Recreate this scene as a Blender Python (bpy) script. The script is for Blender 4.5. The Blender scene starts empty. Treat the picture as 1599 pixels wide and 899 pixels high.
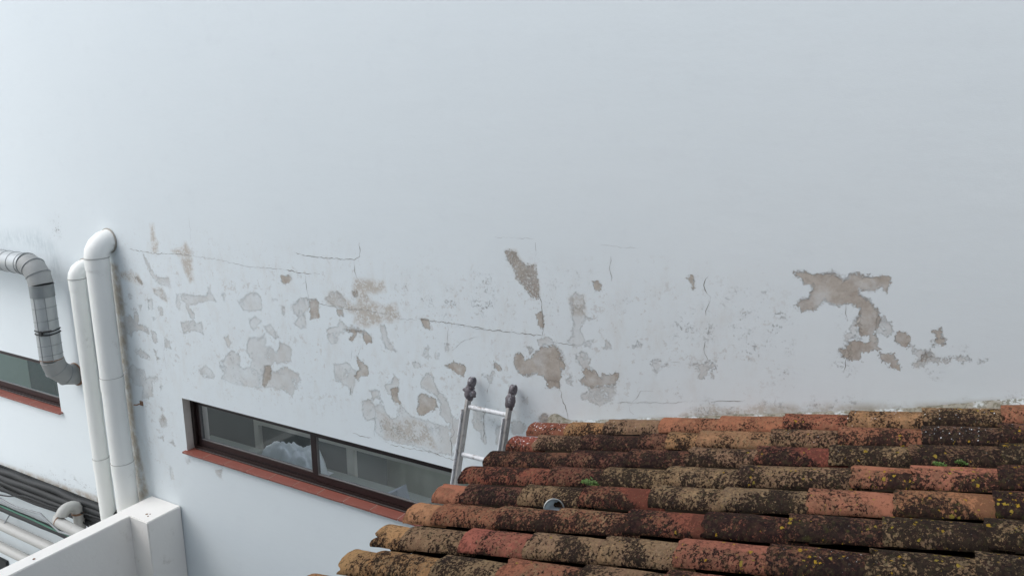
import bpy, bmesh, math, random
import numpy as np
from mathutils import Vector, Matrix, noise as mnoise
random.seed(7)
PI = math.pi
S = bpy.context.scene
COL = S.collection
# All lengths are metres. The camera's eye is the origin of heights: the courtyard floor is at z = GROUND.
GROUND = -5.6

# ------------------------------------------------------------------ camera
cd = bpy.data.cameras.new('camera'); cam = bpy.data.objects.new('camera', cd); COL.objects.link(cam)
cd.sensor_width = 36.0; cd.lens = 27.02; cd.clip_start = 0.05; cd.clip_end = 500.0
Rw = ((0.8726919923, 0.1068035241, -0.4764469476), (0.4882599476, -0.1974876471, 0.8500593231), (-0.0033030553, -0.9744699259, -0.2244937713))
M = Matrix(((Rw[0][0], -Rw[0][1], -Rw[0][2], 0), (Rw[1][0], -Rw[1][1], -Rw[1][2], -4.0), (Rw[2][0], -Rw[2][1], -Rw[2][2], 0), (0, 0, 0, 1)))
cam.matrix_world = M
S.camera = cam

# ------------------------------------------------------------------ sky, sun, exposure
SUN_EL = math.radians(48); SUN_DIR = Vector((-0.62, -0.72, 0)).normalized()   # towards the sun, horizontally
world = bpy.data.worlds.new("World"); S.world = world; world.use_nodes = True
wn = world.node_tree.nodes; wl = world.node_tree.links; wn.clear()
sky = wn.new('ShaderNodeTexSky'); sky.sky_type = 'NISHITA'; sky.sun_disc = False
sky.sun_elevation = SUN_EL; sky.sun_rotation = math.atan2(SUN_DIR.x, SUN_DIR.y)
sky.air_density = 1.0; sky.dust_density = 1.5; sky.ozone_density = 1.0
bg = wn.new('ShaderNodeBackground'); bg.inputs['Strength'].default_value = 0.15
hs = wn.new('ShaderNodeHueSaturation'); hs.inputs['Saturation'].default_value = 0.46   # an overcast sky is greyer than a clear one
wo = wn.new('ShaderNodeOutputWorld')
wl.new(sky.outputs[0], hs.inputs['Color']); wl.new(hs.outputs[0], bg.inputs[0]); wl.new(bg.outputs[0], wo.inputs[0])
sl = bpy.data.lights.new('sun', 'SUN'); sl.energy = 1.0; sl.angle = math.radians(55); sl.color = (1.0, 0.985, 0.96)
sun = bpy.data.objects.new('sun', sl); COL.objects.link(sun)
sd = Vector((SUN_DIR.x * math.cos(SUN_EL), SUN_DIR.y * math.cos(SUN_EL), math.sin(SUN_EL)))
sun.rotation_euler = sd.to_track_quat('Z', 'Y').to_euler(); sun.location = (-6, -8, 9)
S.view_settings.view_transform = 'Standard'; S.view_settings.look = 'None'
S.view_settings.exposure = 0.81; S.view_settings.gamma = 1.0; S.view_settings.use_curve_mapping = False
S.cycles.max_bounces = 8; S.cycles.diffuse_bounces = 4; S.cycles.transparent_max_bounces = 12

# ------------------------------------------------------------------ traced wear and painted pipe shade of the wall, in wall coordinates (x, z)
WALL_PATCHES=[
('s',[(-5.63,-0.896),(-5.587,-0.893),(-5.594,-0.987),(-5.558,-1.039),(-5.567,-1.124),(-5.656,-1.132),(-5.636,-0.991)]),
('s',[(-5.404,-1.094),(-5.28,-1.063),(-5.214,-1.011),(-5.167,-1.087),(-5.17,-1.132),(-5.311,-1.133)]),
('s',[(-5.293,-1.144),(-5.158,-1.132),(-5.161,-1.313),(-5.212,-1.334),(-5.26,-1.255)]),
('s',[(-6.128,-1.356),(-5.964,-1.311),(-5.862,-1.343),(-5.805,-1.415),(-5.854,-1.423),(-5.96,-1.41),(-6.102,-1.396)]),
('t',[(-5.919,-1.36),(-5.865,-1.365),(-5.805,-1.415),(-5.843,-1.422),(-5.874,-1.387)]),
('g',[(-5.764,-1.152),(-5.712,-1.217),(-5.655,-1.315),(-5.587,-1.343),(-5.633,-1.376),(-5.705,-1.299),(-5.744,-1.22)]),
('g',[(-5.626,-1.333),(-5.46,-1.323),(-5.456,-1.398),(-5.544,-1.401),(-5.615,-1.388)]),
('s',[(-5.687,-1.445),(-5.558,-1.423),(-5.527,-1.49),(-5.524,-1.531),(-5.593,-1.511),(-5.671,-1.478)]),
('g',[(-5.677,-1.448),(-5.57,-1.432),(-5.527,-1.49),(-5.524,-1.531),(-5.593,-1.511),(-5.667,-1.478)]),
('g',[(-5.772,-1.546),(-5.713,-1.54),(-5.717,-1.628),(-5.771,-1.629)]),
('g',[(-5.653,-1.596),(-5.592,-1.593),(-5.592,-1.664),(-5.636,-1.647)]),
('g',[(-5.98,-1.644),(-5.928,-1.623),(-5.932,-1.783),(-5.81,-1.796),(-5.804,-1.849),(-5.926,-1.837),(-6.018,-1.854),(-6.052,-1.918),(-6.136,-1.885),(-6.134,-1.751),(-6.035,-1.702),(-5.993,-1.777)]),
('g',[(-5.912,-1.606),(-5.859,-1.6),(-5.884,-1.658)]),
('g',[(-5.776,-1.828),(-5.714,-1.826),(-5.702,-1.923),(-5.759,-1.92)]),
('g',[(-5.606,-1.851),(-5.547,-1.875),(-5.531,-1.933),(-5.614,-1.945)]),
('g',[(-6.016,-2.032),(-5.937,-2.028),(-5.835,-2.071),(-5.903,-2.088),(-6.01,-2.062)]),
('g',[(-5.738,-1.685),(-5.691,-1.701),(-5.733,-1.725)]),
('g',[(-5.393,-1.454),(-5.366,-1.457),(-5.345,-1.524),(-5.374,-1.583),(-5.406,-1.566)]),
('g',[(-5.339,-1.454),(-5.257,-1.438),(-5.159,-1.441),(-5.022,-1.425),(-4.997,-1.351),(-4.929,-1.461),(-5.027,-1.462),(-5.19,-1.516),(-5.247,-1.529),(-5.25,-1.554),(-5.2,-1.589),(-5.193,-1.636),(-5.241,-1.638),(-5.285,-1.558),(-5.287,-1.51),(-5.346,-1.503)]),
('g',[(-5.375,-1.695),(-5.208,-1.645),(-5.19,-1.684),(-5.118,-1.66),(-5.111,-1.749),(-5.241,-1.739),(-5.358,-1.786),(-5.361,-1.735)]),
('g',[(-6.173,-1.594),(-6.063,-1.61),(-6.063,-1.632),(-6.156,-1.628)]),
('g',[(-6.025,-1.525),(-5.98,-1.52),(-5.993,-1.565),(-6.028,-1.562)]),
('g',[(-6.002,-2.013),(-5.938,-2.008),(-5.829,-2.054),(-5.821,-2.081),(-5.948,-2.067)]),
('g',[(-5.765,-1.982),(-5.721,-1.995),(-5.744,-2.029)]),
('g',[(-5.75,-2.038),(-5.706,-2.051),(-5.73,-2.093)]),
('g',[(-6.14,-2.214),(-6.079,-2.161),(-6.01,-2.201),(-5.933,-2.197),(-5.919,-2.263),(-5.764,-2.228),(-5.743,-2.25),(-5.837,-2.292),(-5.846,-2.422),(-5.914,-2.451),(-6.007,-2.478),(-5.972,-2.35),(-6.089,-2.362),(-6.153,-2.286)]),
('g',[(-5.748,-2.307),(-5.708,-2.303),(-5.722,-2.344)]),
('g',[(-5.801,-2.647),(-5.746,-2.572),(-5.694,-2.617),(-5.708,-2.675),(-5.779,-2.698)]),
('s',[(-5.794,-2.637),(-5.747,-2.579),(-5.699,-2.618),(-5.726,-2.678),(-5.778,-2.694)]),
('g',[(-5.767,-2.515),(-5.728,-2.52),(-5.743,-2.554)]),
('g',[(-5.839,-2.804),(-5.78,-2.784),(-5.765,-2.826)]),
('g',[(-5.699,-2.817),(-5.647,-2.799),(-5.617,-2.845),(-5.664,-2.833)]),
('g',[(-5.736,-3.055),(-5.695,-3.064),(-5.688,-3.178),(-5.726,-3.196)]),
('g',[(-5.204,-2.068),(-5.127,-2.028),(-5.073,-2.039),(-5.019,-2.085),(-5.037,-2.119),(-5.141,-2.132),(-5.195,-2.118)]),
('g',[(-5.126,-2.955),(-5.038,-2.917),(-5.055,-3.014),(-5.11,-3.002)]),
('g',[(-5.498,-2.938),(-5.437,-2.928),(-5.455,-2.972),(-5.492,-2.975)]),
('w',[(-6.229,-1.269),(-6.127,-1.287),(-6.106,-1.597),(-6.128,-2.006),(-6.148,-2.368),(-6.155,-2.86),(-6.078,-3.412),(-6.275,-3.594),(-6.25,-2.88),(-6.248,-2.024)]),  # dirt and pipe shade painted as one beige strip
('w',[(-8.615,-3.697),(-8.244,-3.684),(-7.441,-3.669),(-6.759,-3.648),(-6.789,-3.799),(-7.536,-3.843),(-8.666,-3.883)]),
('v',[(-7.906,-1.122),(-7.254,-1.075),(-7.031,-1.194),(-6.979,-1.398),(-7.093,-1.591),(-7.154,-1.294),(-7.602,-1.21),(-7.945,-1.263)]),
('k',[(-7.056,-0.92),(-6.837,-0.906),(-6.877,-1.082),(-7.063,-1.12)]),
('k',[(-7.155,-3.828),(-6.754,-3.619),(-6.774,-3.878),(-7.078,-3.962)]),
('k',[(-8.104,-3.6),(-7.405,-3.506),(-6.792,-3.561),(-6.806,-3.633),(-7.558,-3.698),(-8.138,-3.732)]),
('g',[(-4.683,-1.435),(-4.609,-1.395),(-4.553,-1.355),(-4.438,-1.338),(-4.414,-1.394),(-4.421,-1.454),(-4.518,-1.494),(-4.619,-1.488)]),
('g',[(-4.569,-1.562),(-4.497,-1.53),(-4.439,-1.554),(-4.522,-1.644),(-4.557,-1.617)]),
('g',[(-4.409,-1.597),(-4.351,-1.567),(-4.291,-1.627),(-4.257,-1.659),(-4.301,-1.678),(-4.383,-1.634)]),
('g',[(-4.88,-1.744),(-4.818,-1.726),(-4.793,-1.784),(-4.83,-1.823),(-4.865,-1.775)]),
('g',[(-4.942,-1.954),(-4.885,-1.935),(-4.851,-1.881),(-4.793,-1.848),(-4.715,-1.86),(-4.699,-1.906),(-4.727,-1.959),(-4.676,-1.98),(-4.607,-1.949),(-4.568,-1.895),(-4.62,-1.835),(-4.619,-1.759),(-4.567,-1.703),(-4.464,-1.698),(-4.409,-1.653),(-4.398,-1.707),(-4.42,-1.758),(-4.344,-1.746),(-4.312,-1.788),(-4.272,-1.763),(-4.254,-1.701),(-4.142,-1.716),(-4.136,-1.779),(-4.17,-1.844),(-4.257,-1.854),(-4.296,-1.88),(-4.317,-1.845),(-4.359,-1.89),(-4.378,-1.95),(-4.314,-1.939),(-4.235,-1.885),(-4.093,-1.921),(-4.06,-1.953),(-4.102,-2.016),(-4.171,-2.118),(-4.253,-2.075),(-4.379,-2.084),(-4.483,-2.107),(-4.693,-2.125),(-4.854,-2.123),(-4.938,-2.097),(-4.899,-2.047),(-4.949,-2.015)]),
('t',[(-4.438,-1.922),(-4.373,-1.901),(-4.374,-1.987),(-4.455,-2.088),(-4.48,-2.083)]),
('t',[(-4.196,-1.181),(-4.095,-1.162),(-4.082,-1.196),(-4.149,-1.233),(-4.193,-1.219)]),
('g',[(-4.098,-1.392),(-4.029,-1.331),(-3.948,-1.321),(-3.929,-1.372),(-3.982,-1.449),(-3.969,-1.519),(-4.027,-1.566),(-4.088,-1.538),(-4.042,-1.475),(-4.101,-1.429)]),
('t',[(-3.937,-1.331),(-3.856,-1.318),(-3.837,-1.361),(-3.84,-1.452),(-3.926,-1.472),(-3.919,-1.388)]),
('g',[(-4.214,-1.412),(-4.183,-1.412),(-4.189,-1.479),(-4.211,-1.482)]),
('g',[(-4.842,-1.384),(-4.81,-1.384),(-4.826,-1.466)]),
('g',[(-4.305,-1.359),(-4.252,-1.364),(-4.295,-1.38)]),
('g',[(-3.771,-1.31),(-3.721,-1.251),(-3.641,-1.238),(-3.586,-1.297),(-3.589,-1.345),(-3.694,-1.349)]),
('s',[(-3.771,-1.31),(-3.721,-1.251),(-3.642,-1.242),(-3.586,-1.297),(-3.593,-1.342),(-3.694,-1.345)]),
('t',[(-3.678,-1.375),(-3.612,-1.363),(-3.604,-1.408),(-3.658,-1.415)]),
('g',[(-3.783,-1.554),(-3.74,-1.512),(-3.671,-1.494),(-3.645,-1.446),(-3.602,-1.476),(-3.47,-1.475),(-3.427,-1.496),(-3.494,-1.514),(-3.605,-1.515),(-3.664,-1.556),(-3.691,-1.614),(-3.738,-1.634),(-3.77,-1.602)]),
('t',[(-3.604,-1.503),(-3.515,-1.494),(-3.438,-1.49),(-3.375,-1.515),(-3.362,-1.566),(-3.411,-1.58),(-3.436,-1.559),(-3.439,-1.515),(-3.494,-1.511),(-3.543,-1.592),(-3.568,-1.573),(-3.528,-1.528)]),
('g',[(-3.285,-1.433),(-3.239,-1.435),(-3.223,-1.528),(-3.143,-1.606),(-3.241,-1.595),(-3.273,-1.518)]),
('s',[(-3.492,-1.13),(-3.237,-1.121),(-3.22,-1.186),(-3.326,-1.215),(-3.432,-1.21),(-3.461,-1.334),(-3.124,-1.326),(-3.148,-1.389),(-3.445,-1.419),(-3.512,-1.446),(-3.466,-1.248),(-3.521,-1.246)]),
('s',[(-3.471,-1.145),(-3.395,-1.129),(-3.39,-1.222),(-3.319,-1.282),(-3.204,-1.286),(-3.124,-1.309),(-3.131,-1.382),(-3.252,-1.397),(-3.339,-1.449),(-3.47,-1.475),(-3.499,-1.427),(-3.459,-1.299),(-3.498,-1.238)]),
('s',[(-3.723,-1.278),(-3.589,-1.28),(-3.44,-1.349),(-3.464,-1.387),(-3.639,-1.356),(-3.75,-1.334)]),
('s',[(-3.225,-1.288),(-3.142,-1.261),(-3.105,-1.358),(-3.21,-1.406)]),
('t',[(-3.523,-1.216),(-3.469,-1.214),(-3.476,-1.261),(-3.513,-1.266)]),
('g',[(-3.72,-1.792),(-3.61,-1.753),(-3.533,-1.789),(-3.509,-1.822),(-3.542,-1.922),(-3.581,-2.003),(-3.599,-1.938),(-3.727,-1.899)]),
('t',[(-3.505,-1.694),(-3.463,-1.724),(-3.406,-1.759),(-3.409,-1.818),(-3.481,-1.839),(-3.506,-1.879),(-3.542,-1.845),(-3.484,-1.781),(-3.504,-1.739)]),
('g',[(-3.276,-1.872),(-3.2,-1.832),(-3.182,-1.763),(-3.138,-1.803),(-3.146,-1.888),(-3.194,-1.932),(-3.236,-1.922)]),
('t',[(-3.217,-1.879),(-3.149,-1.863),(-3.158,-1.922),(-3.135,-1.978),(-3.196,-1.977)]),
('g',[(-3.392,-1.929),(-3.321,-1.912),(-3.31,-1.981),(-3.379,-1.985)]),
('g',[(-3.47,-2.016),(-3.391,-1.992),(-3.361,-2.041),(-3.293,-1.983),(-3.275,-2.061),(-3.213,-2.104),(-3.163,-2.081),(-3.161,-2.039),(-3.133,-1.98),(-3.053,-2.054),(-2.87,-2.061),(-2.732,-2.068),(-2.709,-2.262),(-2.843,-2.287),(-3.043,-2.268),(-3.146,-2.278),(-3.297,-2.277),(-3.365,-2.236),(-3.366,-2.134),(-3.445,-2.169),(-3.476,-2.128)]),
('g',[(-2.957,-1.789),(-2.898,-1.715),(-2.85,-1.736),(-2.819,-1.825),(-2.752,-1.864),(-2.701,-1.984),(-2.62,-1.993),(-2.637,-2.153),(-2.716,-2.196),(-2.722,-2.049),(-2.798,-1.994),(-2.796,-1.907),(-2.853,-1.849),(-2.942,-1.83)]),
('s',[(-3.351,-2.067),(-3.266,-2.087),(-3.182,-2.125),(-3.074,-2.067),(-2.911,-2.087),(-2.836,-2.249),(-2.999,-2.249),(-3.274,-2.254)]),
('t',[(-2.975,-1.888),(-2.944,-1.869),(-2.884,-1.88),(-2.831,-1.888),(-2.822,-1.938),(-2.868,-1.982),(-2.96,-2.033),(-3.002,-2.008),(-2.971,-1.949),(-2.982,-1.925)]),
('t',[(-2.744,-1.634),(-2.682,-1.6),(-2.606,-1.608),(-2.59,-1.642),(-2.608,-1.687),(-2.655,-1.681),(-2.702,-1.656)]),
('g',[(-2.917,-1.551),(-2.882,-1.526),(-2.881,-1.609),(-2.924,-1.607)]),
('g',[(-3.011,-1.66),(-2.962,-1.644),(-2.953,-1.676),(-2.998,-1.696)]),
('g',[(-2.829,-1.563),(-2.795,-1.555),(-2.817,-1.615)]),
('t',[(-2.935,-1.344),(-2.872,-1.336),(-2.861,-1.412),(-2.907,-1.402)]),
('g',[(-2.814,-1.847),(-2.774,-1.839),(-2.767,-1.914),(-2.805,-1.895)]),
('k',[(-3.112,-1.058),(-3.032,-1.05),(-3.036,-1.149),(-3.137,-1.16)]),
('k',[(-2.938,-1.154),(-2.84,-1.144),(-2.844,-1.242),(-2.941,-1.237)]),
('k',[(-2.745,-1.133),(-2.633,-1.12),(-2.635,-1.232),(-2.748,-1.246)]),
('k',[(-2.75,-1.295),(-2.637,-1.281),(-2.638,-1.338),(-2.751,-1.345)]),
('k',[(-2.521,-0.999),(-2.422,-0.989),(-2.425,-1.222),(-2.507,-1.217)]),
('g',[(-2.745,-1.492),(-2.717,-1.488),(-2.722,-1.538),(-2.747,-1.542)]),
('t',[(-2.286,-0.83),(-2.216,-0.822),(-2.191,-0.868),(-2.15,-0.903),(-2.082,-0.897),(-2.075,-0.948),(-2.06,-0.999),(-2.056,-1.065),(-2.063,-1.098),(-2.106,-1.093),(-2.15,-1.042),(-2.209,-0.991),(-2.232,-0.931),(-2.269,-0.888)]),
('s',[(-2.283,-0.83),(-2.216,-0.824),(-2.194,-0.868),(-2.15,-0.903),(-2.085,-0.897),(-2.078,-0.949),(-2.063,-1.0),(-2.058,-1.065),(-2.063,-1.098),(-2.106,-1.09),(-2.15,-1.042),(-2.209,-0.988),(-2.232,-0.931),(-2.269,-0.888)]),
('t',[(-2.069,-1.206),(-2.04,-1.176),(-2.023,-1.187),(-2.027,-1.283),(-2.062,-1.268)]),
('g',[(-1.867,-1.345),(-1.833,-1.3),(-1.828,-1.208),(-1.842,-1.157),(-1.853,-1.081),(-1.823,-1.049),(-1.766,-1.051),(-1.758,-1.108),(-1.778,-1.136),(-1.75,-1.165),(-1.756,-1.211),(-1.779,-1.227),(-1.771,-1.279),(-1.75,-1.315),(-1.706,-1.315),(-1.715,-1.352),(-1.763,-1.352),(-1.804,-1.365)]),
('s',[(-1.853,-1.081),(-1.823,-1.049),(-1.766,-1.051),(-1.758,-1.108),(-1.75,-1.165),(-1.78,-1.175),(-1.831,-1.169)]),
('g',[(-2.138,-1.419),(-2.088,-1.432),(-2.113,-1.459)]),
('t',[(-2.229,-1.495),(-2.195,-1.462),(-2.158,-1.484),(-2.158,-1.512),(-2.113,-1.491),(-2.076,-1.444),(-2.046,-1.412),(-1.996,-1.398),(-1.974,-1.381),(-1.938,-1.396),(-1.913,-1.426),(-1.908,-1.466),(-1.877,-1.488),(-1.884,-1.512),(-1.908,-1.52),(-1.897,-1.552),(-1.914,-1.644),(-1.943,-1.642),(-1.986,-1.657),(-2.001,-1.611),(-2.023,-1.587),(-2.075,-1.578),(-2.135,-1.602),(-2.188,-1.604),(-2.229,-1.544)]),
('g',[(-2.061,-1.367),(-1.989,-1.323),(-1.954,-1.358),(-1.967,-1.393),(-2.017,-1.387),(-2.046,-1.419)]),
('g',[(-1.994,-1.61),(-2.001,-1.659),(-1.918,-1.654),(-1.911,-1.595)]),
('g',[(-1.938,-1.382),(-1.902,-1.404),(-1.88,-1.481),(-1.9,-1.552),(-1.916,-1.46)]),
('t',[(-1.702,-0.962),(-1.677,-0.955),(-1.654,-0.969),(-1.66,-1.001),(-1.689,-1.019),(-1.701,-0.993)]),
('g',[(-1.735,-1.189),(-1.713,-1.184),(-1.715,-1.211)]),
('g',[(-1.63,-1.352),(-1.608,-1.298),(-1.574,-1.344)]),
('g',[(-1.451,-1.316),(-1.427,-1.272),(-1.397,-1.308),(-1.422,-1.305)]),
('g',[(-1.813,-1.417),(-1.748,-1.391),(-1.704,-1.426),(-1.709,-1.483),(-1.76,-1.498),(-1.788,-1.469)]),
('t',[(-1.76,-1.509),(-1.733,-1.491),(-1.671,-1.507),(-1.649,-1.537),(-1.629,-1.54),(-1.639,-1.502),(-1.589,-1.507),(-1.534,-1.484),(-1.537,-1.517),(-1.561,-1.564),(-1.608,-1.572),(-1.648,-1.583),(-1.703,-1.602),(-1.765,-1.593),(-1.775,-1.572),(-1.752,-1.548)]),
('g',[(-1.71,-1.601),(-1.555,-1.56),(-1.544,-1.611),(-1.578,-1.673),(-1.645,-1.706),(-1.701,-1.696),(-1.764,-1.688),(-1.774,-1.666),(-1.73,-1.631)]),
('t',[(-2.377,-1.551),(-2.342,-1.563),(-2.316,-1.594),(-2.335,-1.611),(-2.374,-1.589)]),
('g',[(-2.465,-1.655),(-2.406,-1.652),(-2.382,-1.609),(-2.371,-1.632),(-2.407,-1.698),(-2.422,-1.672)]),
('g',[(-1.874,-1.605),(-1.834,-1.545),(-1.832,-1.612)]),
('g',[(-2.168,-1.75),(-2.132,-1.746),(-2.135,-1.787)]),
('s',[(-2.051,-1.859),(-2.0,-1.82),(-1.911,-1.859),(-2.044,-1.899)]),
('t',[(-2.054,-1.867),(-2.007,-1.829),(-1.962,-1.862),(-1.911,-1.866),(-2.044,-1.903)]),
('k',[(-2.515,-0.979),(-2.375,-0.965),(-2.362,-1.236),(-2.504,-1.254)]),
('k',[(-2.006,-1.033),(-1.928,-1.024),(-1.926,-1.207),(-1.99,-1.216)]),
('k',[(-1.964,-0.944),(-1.731,-0.914),(-1.73,-0.977),(-1.963,-1.002)]),
('k',[(-1.741,-1.093),(-1.7,-1.088),(-1.699,-1.165),(-1.739,-1.17)]),
('k',[(-1.556,-1.058),(-1.504,-1.052),(-1.516,-1.104)]),
('k',[(-2.519,-1.172),(-2.362,-1.168),(-2.378,-1.211),(-2.52,-1.228)]),
('t',[(-1.151,-0.876),(-1.131,-0.872),(-1.12,-0.908),(-1.109,-0.923),(-1.116,-0.941),(-1.129,-0.933),(-1.148,-0.9)]),
('g',[(-1.338,-1.394),(-1.317,-1.364),(-1.285,-1.374),(-1.274,-1.407),(-1.24,-1.382),(-1.238,-1.396),(-1.291,-1.418),(-1.313,-1.452),(-1.326,-1.422)]),
('g',[(-1.113,-1.364),(-1.062,-1.35),(-0.986,-1.325),(-0.972,-1.347),(-0.994,-1.375),(-0.984,-1.414),(-1.002,-1.403),(-1.01,-1.381),(-1.026,-1.39),(-1.029,-1.439),(-1.068,-1.445),(-1.059,-1.407),(-1.077,-1.375)]),
('s',[(-1.158,-1.672),(-0.995,-1.569),(-0.939,-1.593),(-0.77,-1.549),(-0.71,-1.515),(-0.687,-1.556),(-0.576,-1.546),(-0.478,-1.537),(-0.624,-1.577),(-0.935,-1.657),(-1.157,-1.702)]),
('k',[(-1.17,-1.662),(-0.995,-1.558),(-0.939,-1.582),(-0.771,-1.538),(-0.691,-1.5),(-0.667,-1.552),(-0.935,-1.663),(-1.157,-1.708)]),
('k',[(-0.898,-1.025),(-0.821,-1.015),(-0.812,-1.155),(-0.9,-1.156)]),
('k',[(-0.856,-1.194),(-0.615,-1.159),(-0.604,-1.249),(-0.767,-1.286),(-0.852,-1.255)]),
('k',[(-0.777,-0.978),(-0.643,-0.982),(-0.633,-1.119),(-0.757,-1.126)]),
('k',[(-1.219,-1.087),(-1.109,-1.062),(-1.101,-1.219),(-1.213,-1.223)]),
('k',[(-0.914,-0.924),(-0.853,-0.917),(-0.851,-0.949),(-0.912,-0.956)]),
('k',[(-0.762,-0.912),(-0.692,-0.915),(-0.689,-0.956),(-0.759,-0.954)]),
('k',[(-1.396,-0.96),(-1.293,-0.955),(-1.292,-0.983),(-1.395,-0.989)]),
('k',[(-0.655,-1.295),(-0.606,-1.287),(-0.598,-1.395),(-0.648,-1.393)]),
('k',[(-1.052,-1.122),(-1.009,-1.116),(-1.004,-1.199),(-1.047,-1.205)]),
('k',[(-1.056,-1.044),(-1.034,-1.042),(-1.032,-1.08),(-1.054,-1.083)]),
('k',[(-0.995,-0.971),(-0.943,-0.97),(-0.941,-0.997),(-0.994,-1.004)]),
('k',[(-1.21,-1.55),(-1.176,-1.544),(-1.175,-1.568),(-1.209,-1.574)]),
('t',[(-0.613,-0.793),(-0.55,-0.791),(-0.522,-0.809),(-0.438,-0.78),(-0.377,-0.805),(-0.346,-0.78),(-0.313,-0.778),(-0.304,-0.79),(-0.255,-0.783),(-0.223,-0.785),(-0.216,-0.773),(-0.182,-0.776),(-0.177,-0.807),(-0.185,-0.846),(-0.201,-0.841),(-0.211,-0.824),(-0.24,-0.855),(-0.286,-0.853),(-0.298,-0.852),(-0.313,-0.868),(-0.295,-0.889),(-0.257,-0.894),(-0.229,-0.937),(-0.214,-0.962),(-0.204,-0.98),(-0.208,-1.027),(-0.229,-1.067),(-0.204,-1.073),(-0.198,-1.129),(-0.179,-1.154),(-0.139,-1.151),(-0.117,-1.154),(-0.111,-1.19),(-0.09,-1.226),(-0.128,-1.223),(-0.139,-1.197),(-0.159,-1.198),(-0.185,-1.183),(-0.188,-1.155),(-0.214,-1.14),(-0.269,-1.173),(-0.266,-1.208),(-0.316,-1.211),(-0.351,-1.202),(-0.366,-1.183),(-0.363,-1.163),(-0.338,-1.159),(-0.325,-1.109),(-0.3,-1.106),(-0.248,-1.122),(-0.233,-1.105),(-0.241,-1.073),(-0.277,-1.079),(-0.299,-1.03),(-0.292,-0.963),(-0.29,-0.939),(-0.341,-0.927),(-0.399,-0.945),(-0.425,-0.934),(-0.452,-0.921),(-0.476,-0.945),(-0.509,-0.978),(-0.561,-0.989),(-0.596,-0.964),(-0.57,-0.935),(-0.535,-0.921),(-0.518,-0.867),(-0.519,-0.844),(-0.562,-0.855),(-0.583,-0.822),(-0.605,-0.814)]),
('g',[(-0.33,-1.053),(-0.302,-0.992),(-0.287,-0.972),(-0.288,-1.056),(-0.276,-1.097),(-0.301,-1.101),(-0.341,-1.121),(-0.346,-1.084),(-0.337,-1.073)]),
('g',[(-0.213,-0.972),(-0.184,-0.975),(-0.146,-1.018),(-0.143,-1.052),(-0.164,-1.064),(-0.196,-1.063),(-0.212,-1.065)]),
('g',[(-0.347,-1.074),(-0.328,-1.081),(-0.317,-1.206),(-0.351,-1.202),(-0.343,-1.15)]),
('t',[(-0.126,-1.053),(-0.11,-1.035),(-0.083,-1.034),(-0.066,-1.063),(-0.067,-1.097),(-0.082,-1.113),(-0.111,-1.103),(-0.127,-1.081)]),
('g',[(-0.068,-1.096),(-0.049,-1.093),(-0.019,-1.114),(0.024,-1.116),(0.057,-1.139),(0.113,-1.145),(0.091,-1.165),(0.022,-1.171),(-0.004,-1.184),(-0.022,-1.201),(-0.044,-1.194),(-0.025,-1.172),(-0.032,-1.141)]),
('s',[(-0.014,-1.129),(0.025,-1.123),(0.05,-1.146),(0.014,-1.17),(-0.023,-1.195)]),
('t',[(-0.006,-1.132),(0.021,-1.125),(0.042,-1.146),(0.013,-1.163),(-0.008,-1.174)]),
('t',[(0.032,-1.021),(0.055,-0.998),(0.065,-1.03),(0.084,-1.05),(0.08,-1.07),(0.062,-1.078),(0.046,-1.074),(0.035,-1.088),(0.04,-1.047)]),
('g',[(0.125,-1.134),(0.162,-1.122),(0.194,-1.134),(0.164,-1.148)]),
('g',[(0.225,-1.124),(0.258,-1.117),(0.26,-1.133),(0.232,-1.139)]),
('k',[(-0.684,-1.042),(-0.629,-1.035),(-0.606,-1.23),(-0.679,-1.241)]),
('k',[(-0.399,-0.948),(-0.34,-0.941),(-0.327,-1.09),(-0.385,-1.003)]),
('k',[(-0.729,-0.92),(-0.702,-0.916),(-0.699,-0.955),(-0.727,-0.958)]),
('k',[(0.127,-1.08),(0.149,-1.077),(0.155,-1.13),(0.125,-1.134)]),
('k',[(-0.402,-1.217),(-0.325,-1.205),(-0.309,-1.29),(-0.352,-1.297)]),
('k',[(-0.648,-1.287),(-0.611,-1.281),(-0.603,-1.391),(-0.64,-1.397)]),
('k',[(0.042,-1.212),(0.065,-1.208),(0.067,-1.231),(0.044,-1.235)]),
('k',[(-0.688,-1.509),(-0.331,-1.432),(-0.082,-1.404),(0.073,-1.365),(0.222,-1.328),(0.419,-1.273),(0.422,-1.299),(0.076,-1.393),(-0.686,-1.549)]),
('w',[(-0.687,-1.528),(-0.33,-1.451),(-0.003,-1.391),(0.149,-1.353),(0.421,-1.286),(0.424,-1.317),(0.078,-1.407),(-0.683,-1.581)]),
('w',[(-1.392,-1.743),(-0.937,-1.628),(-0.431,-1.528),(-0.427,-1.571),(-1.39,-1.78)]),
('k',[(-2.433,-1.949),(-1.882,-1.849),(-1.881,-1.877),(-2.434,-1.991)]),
('g',[(-2.514,-1.89),(-2.449,-1.888),(-2.449,-1.927),(-2.466,-1.96),(-2.45,-2.007),(-2.441,-2.135),(-2.474,-2.102),(-2.484,-2.044),(-2.527,-2.033),(-2.549,-1.977)]),
('g',[(-2.364,-1.999),(-2.311,-1.978),(-2.311,-2.087),(-2.36,-2.117)]),
('g',[(-2.165,-1.747),(-2.134,-1.751),(-2.134,-1.789),(-2.16,-1.779)]),
('g',[(-2.247,-1.926),(-2.175,-1.921),(-2.134,-1.942),(-2.175,-1.999),(-2.248,-2.014)]),
('f',[(-6.026,-1.029),(-4.916,-0.995),(-3.444,-0.966),(-3.013,-1.013),(-1.812,-0.935),(-1.031,-0.856),(-0.663,-0.952),(-0.602,-1.356),(-1.024,-1.615),(-1.798,-1.766),(-2.741,-2.226),(-3.517,-2.149),(-4.289,-2.25),(-5.572,-2.324),(-5.696,-3.128),(-6.229,-3.386),(-6.186,-2.374)])]
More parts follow.
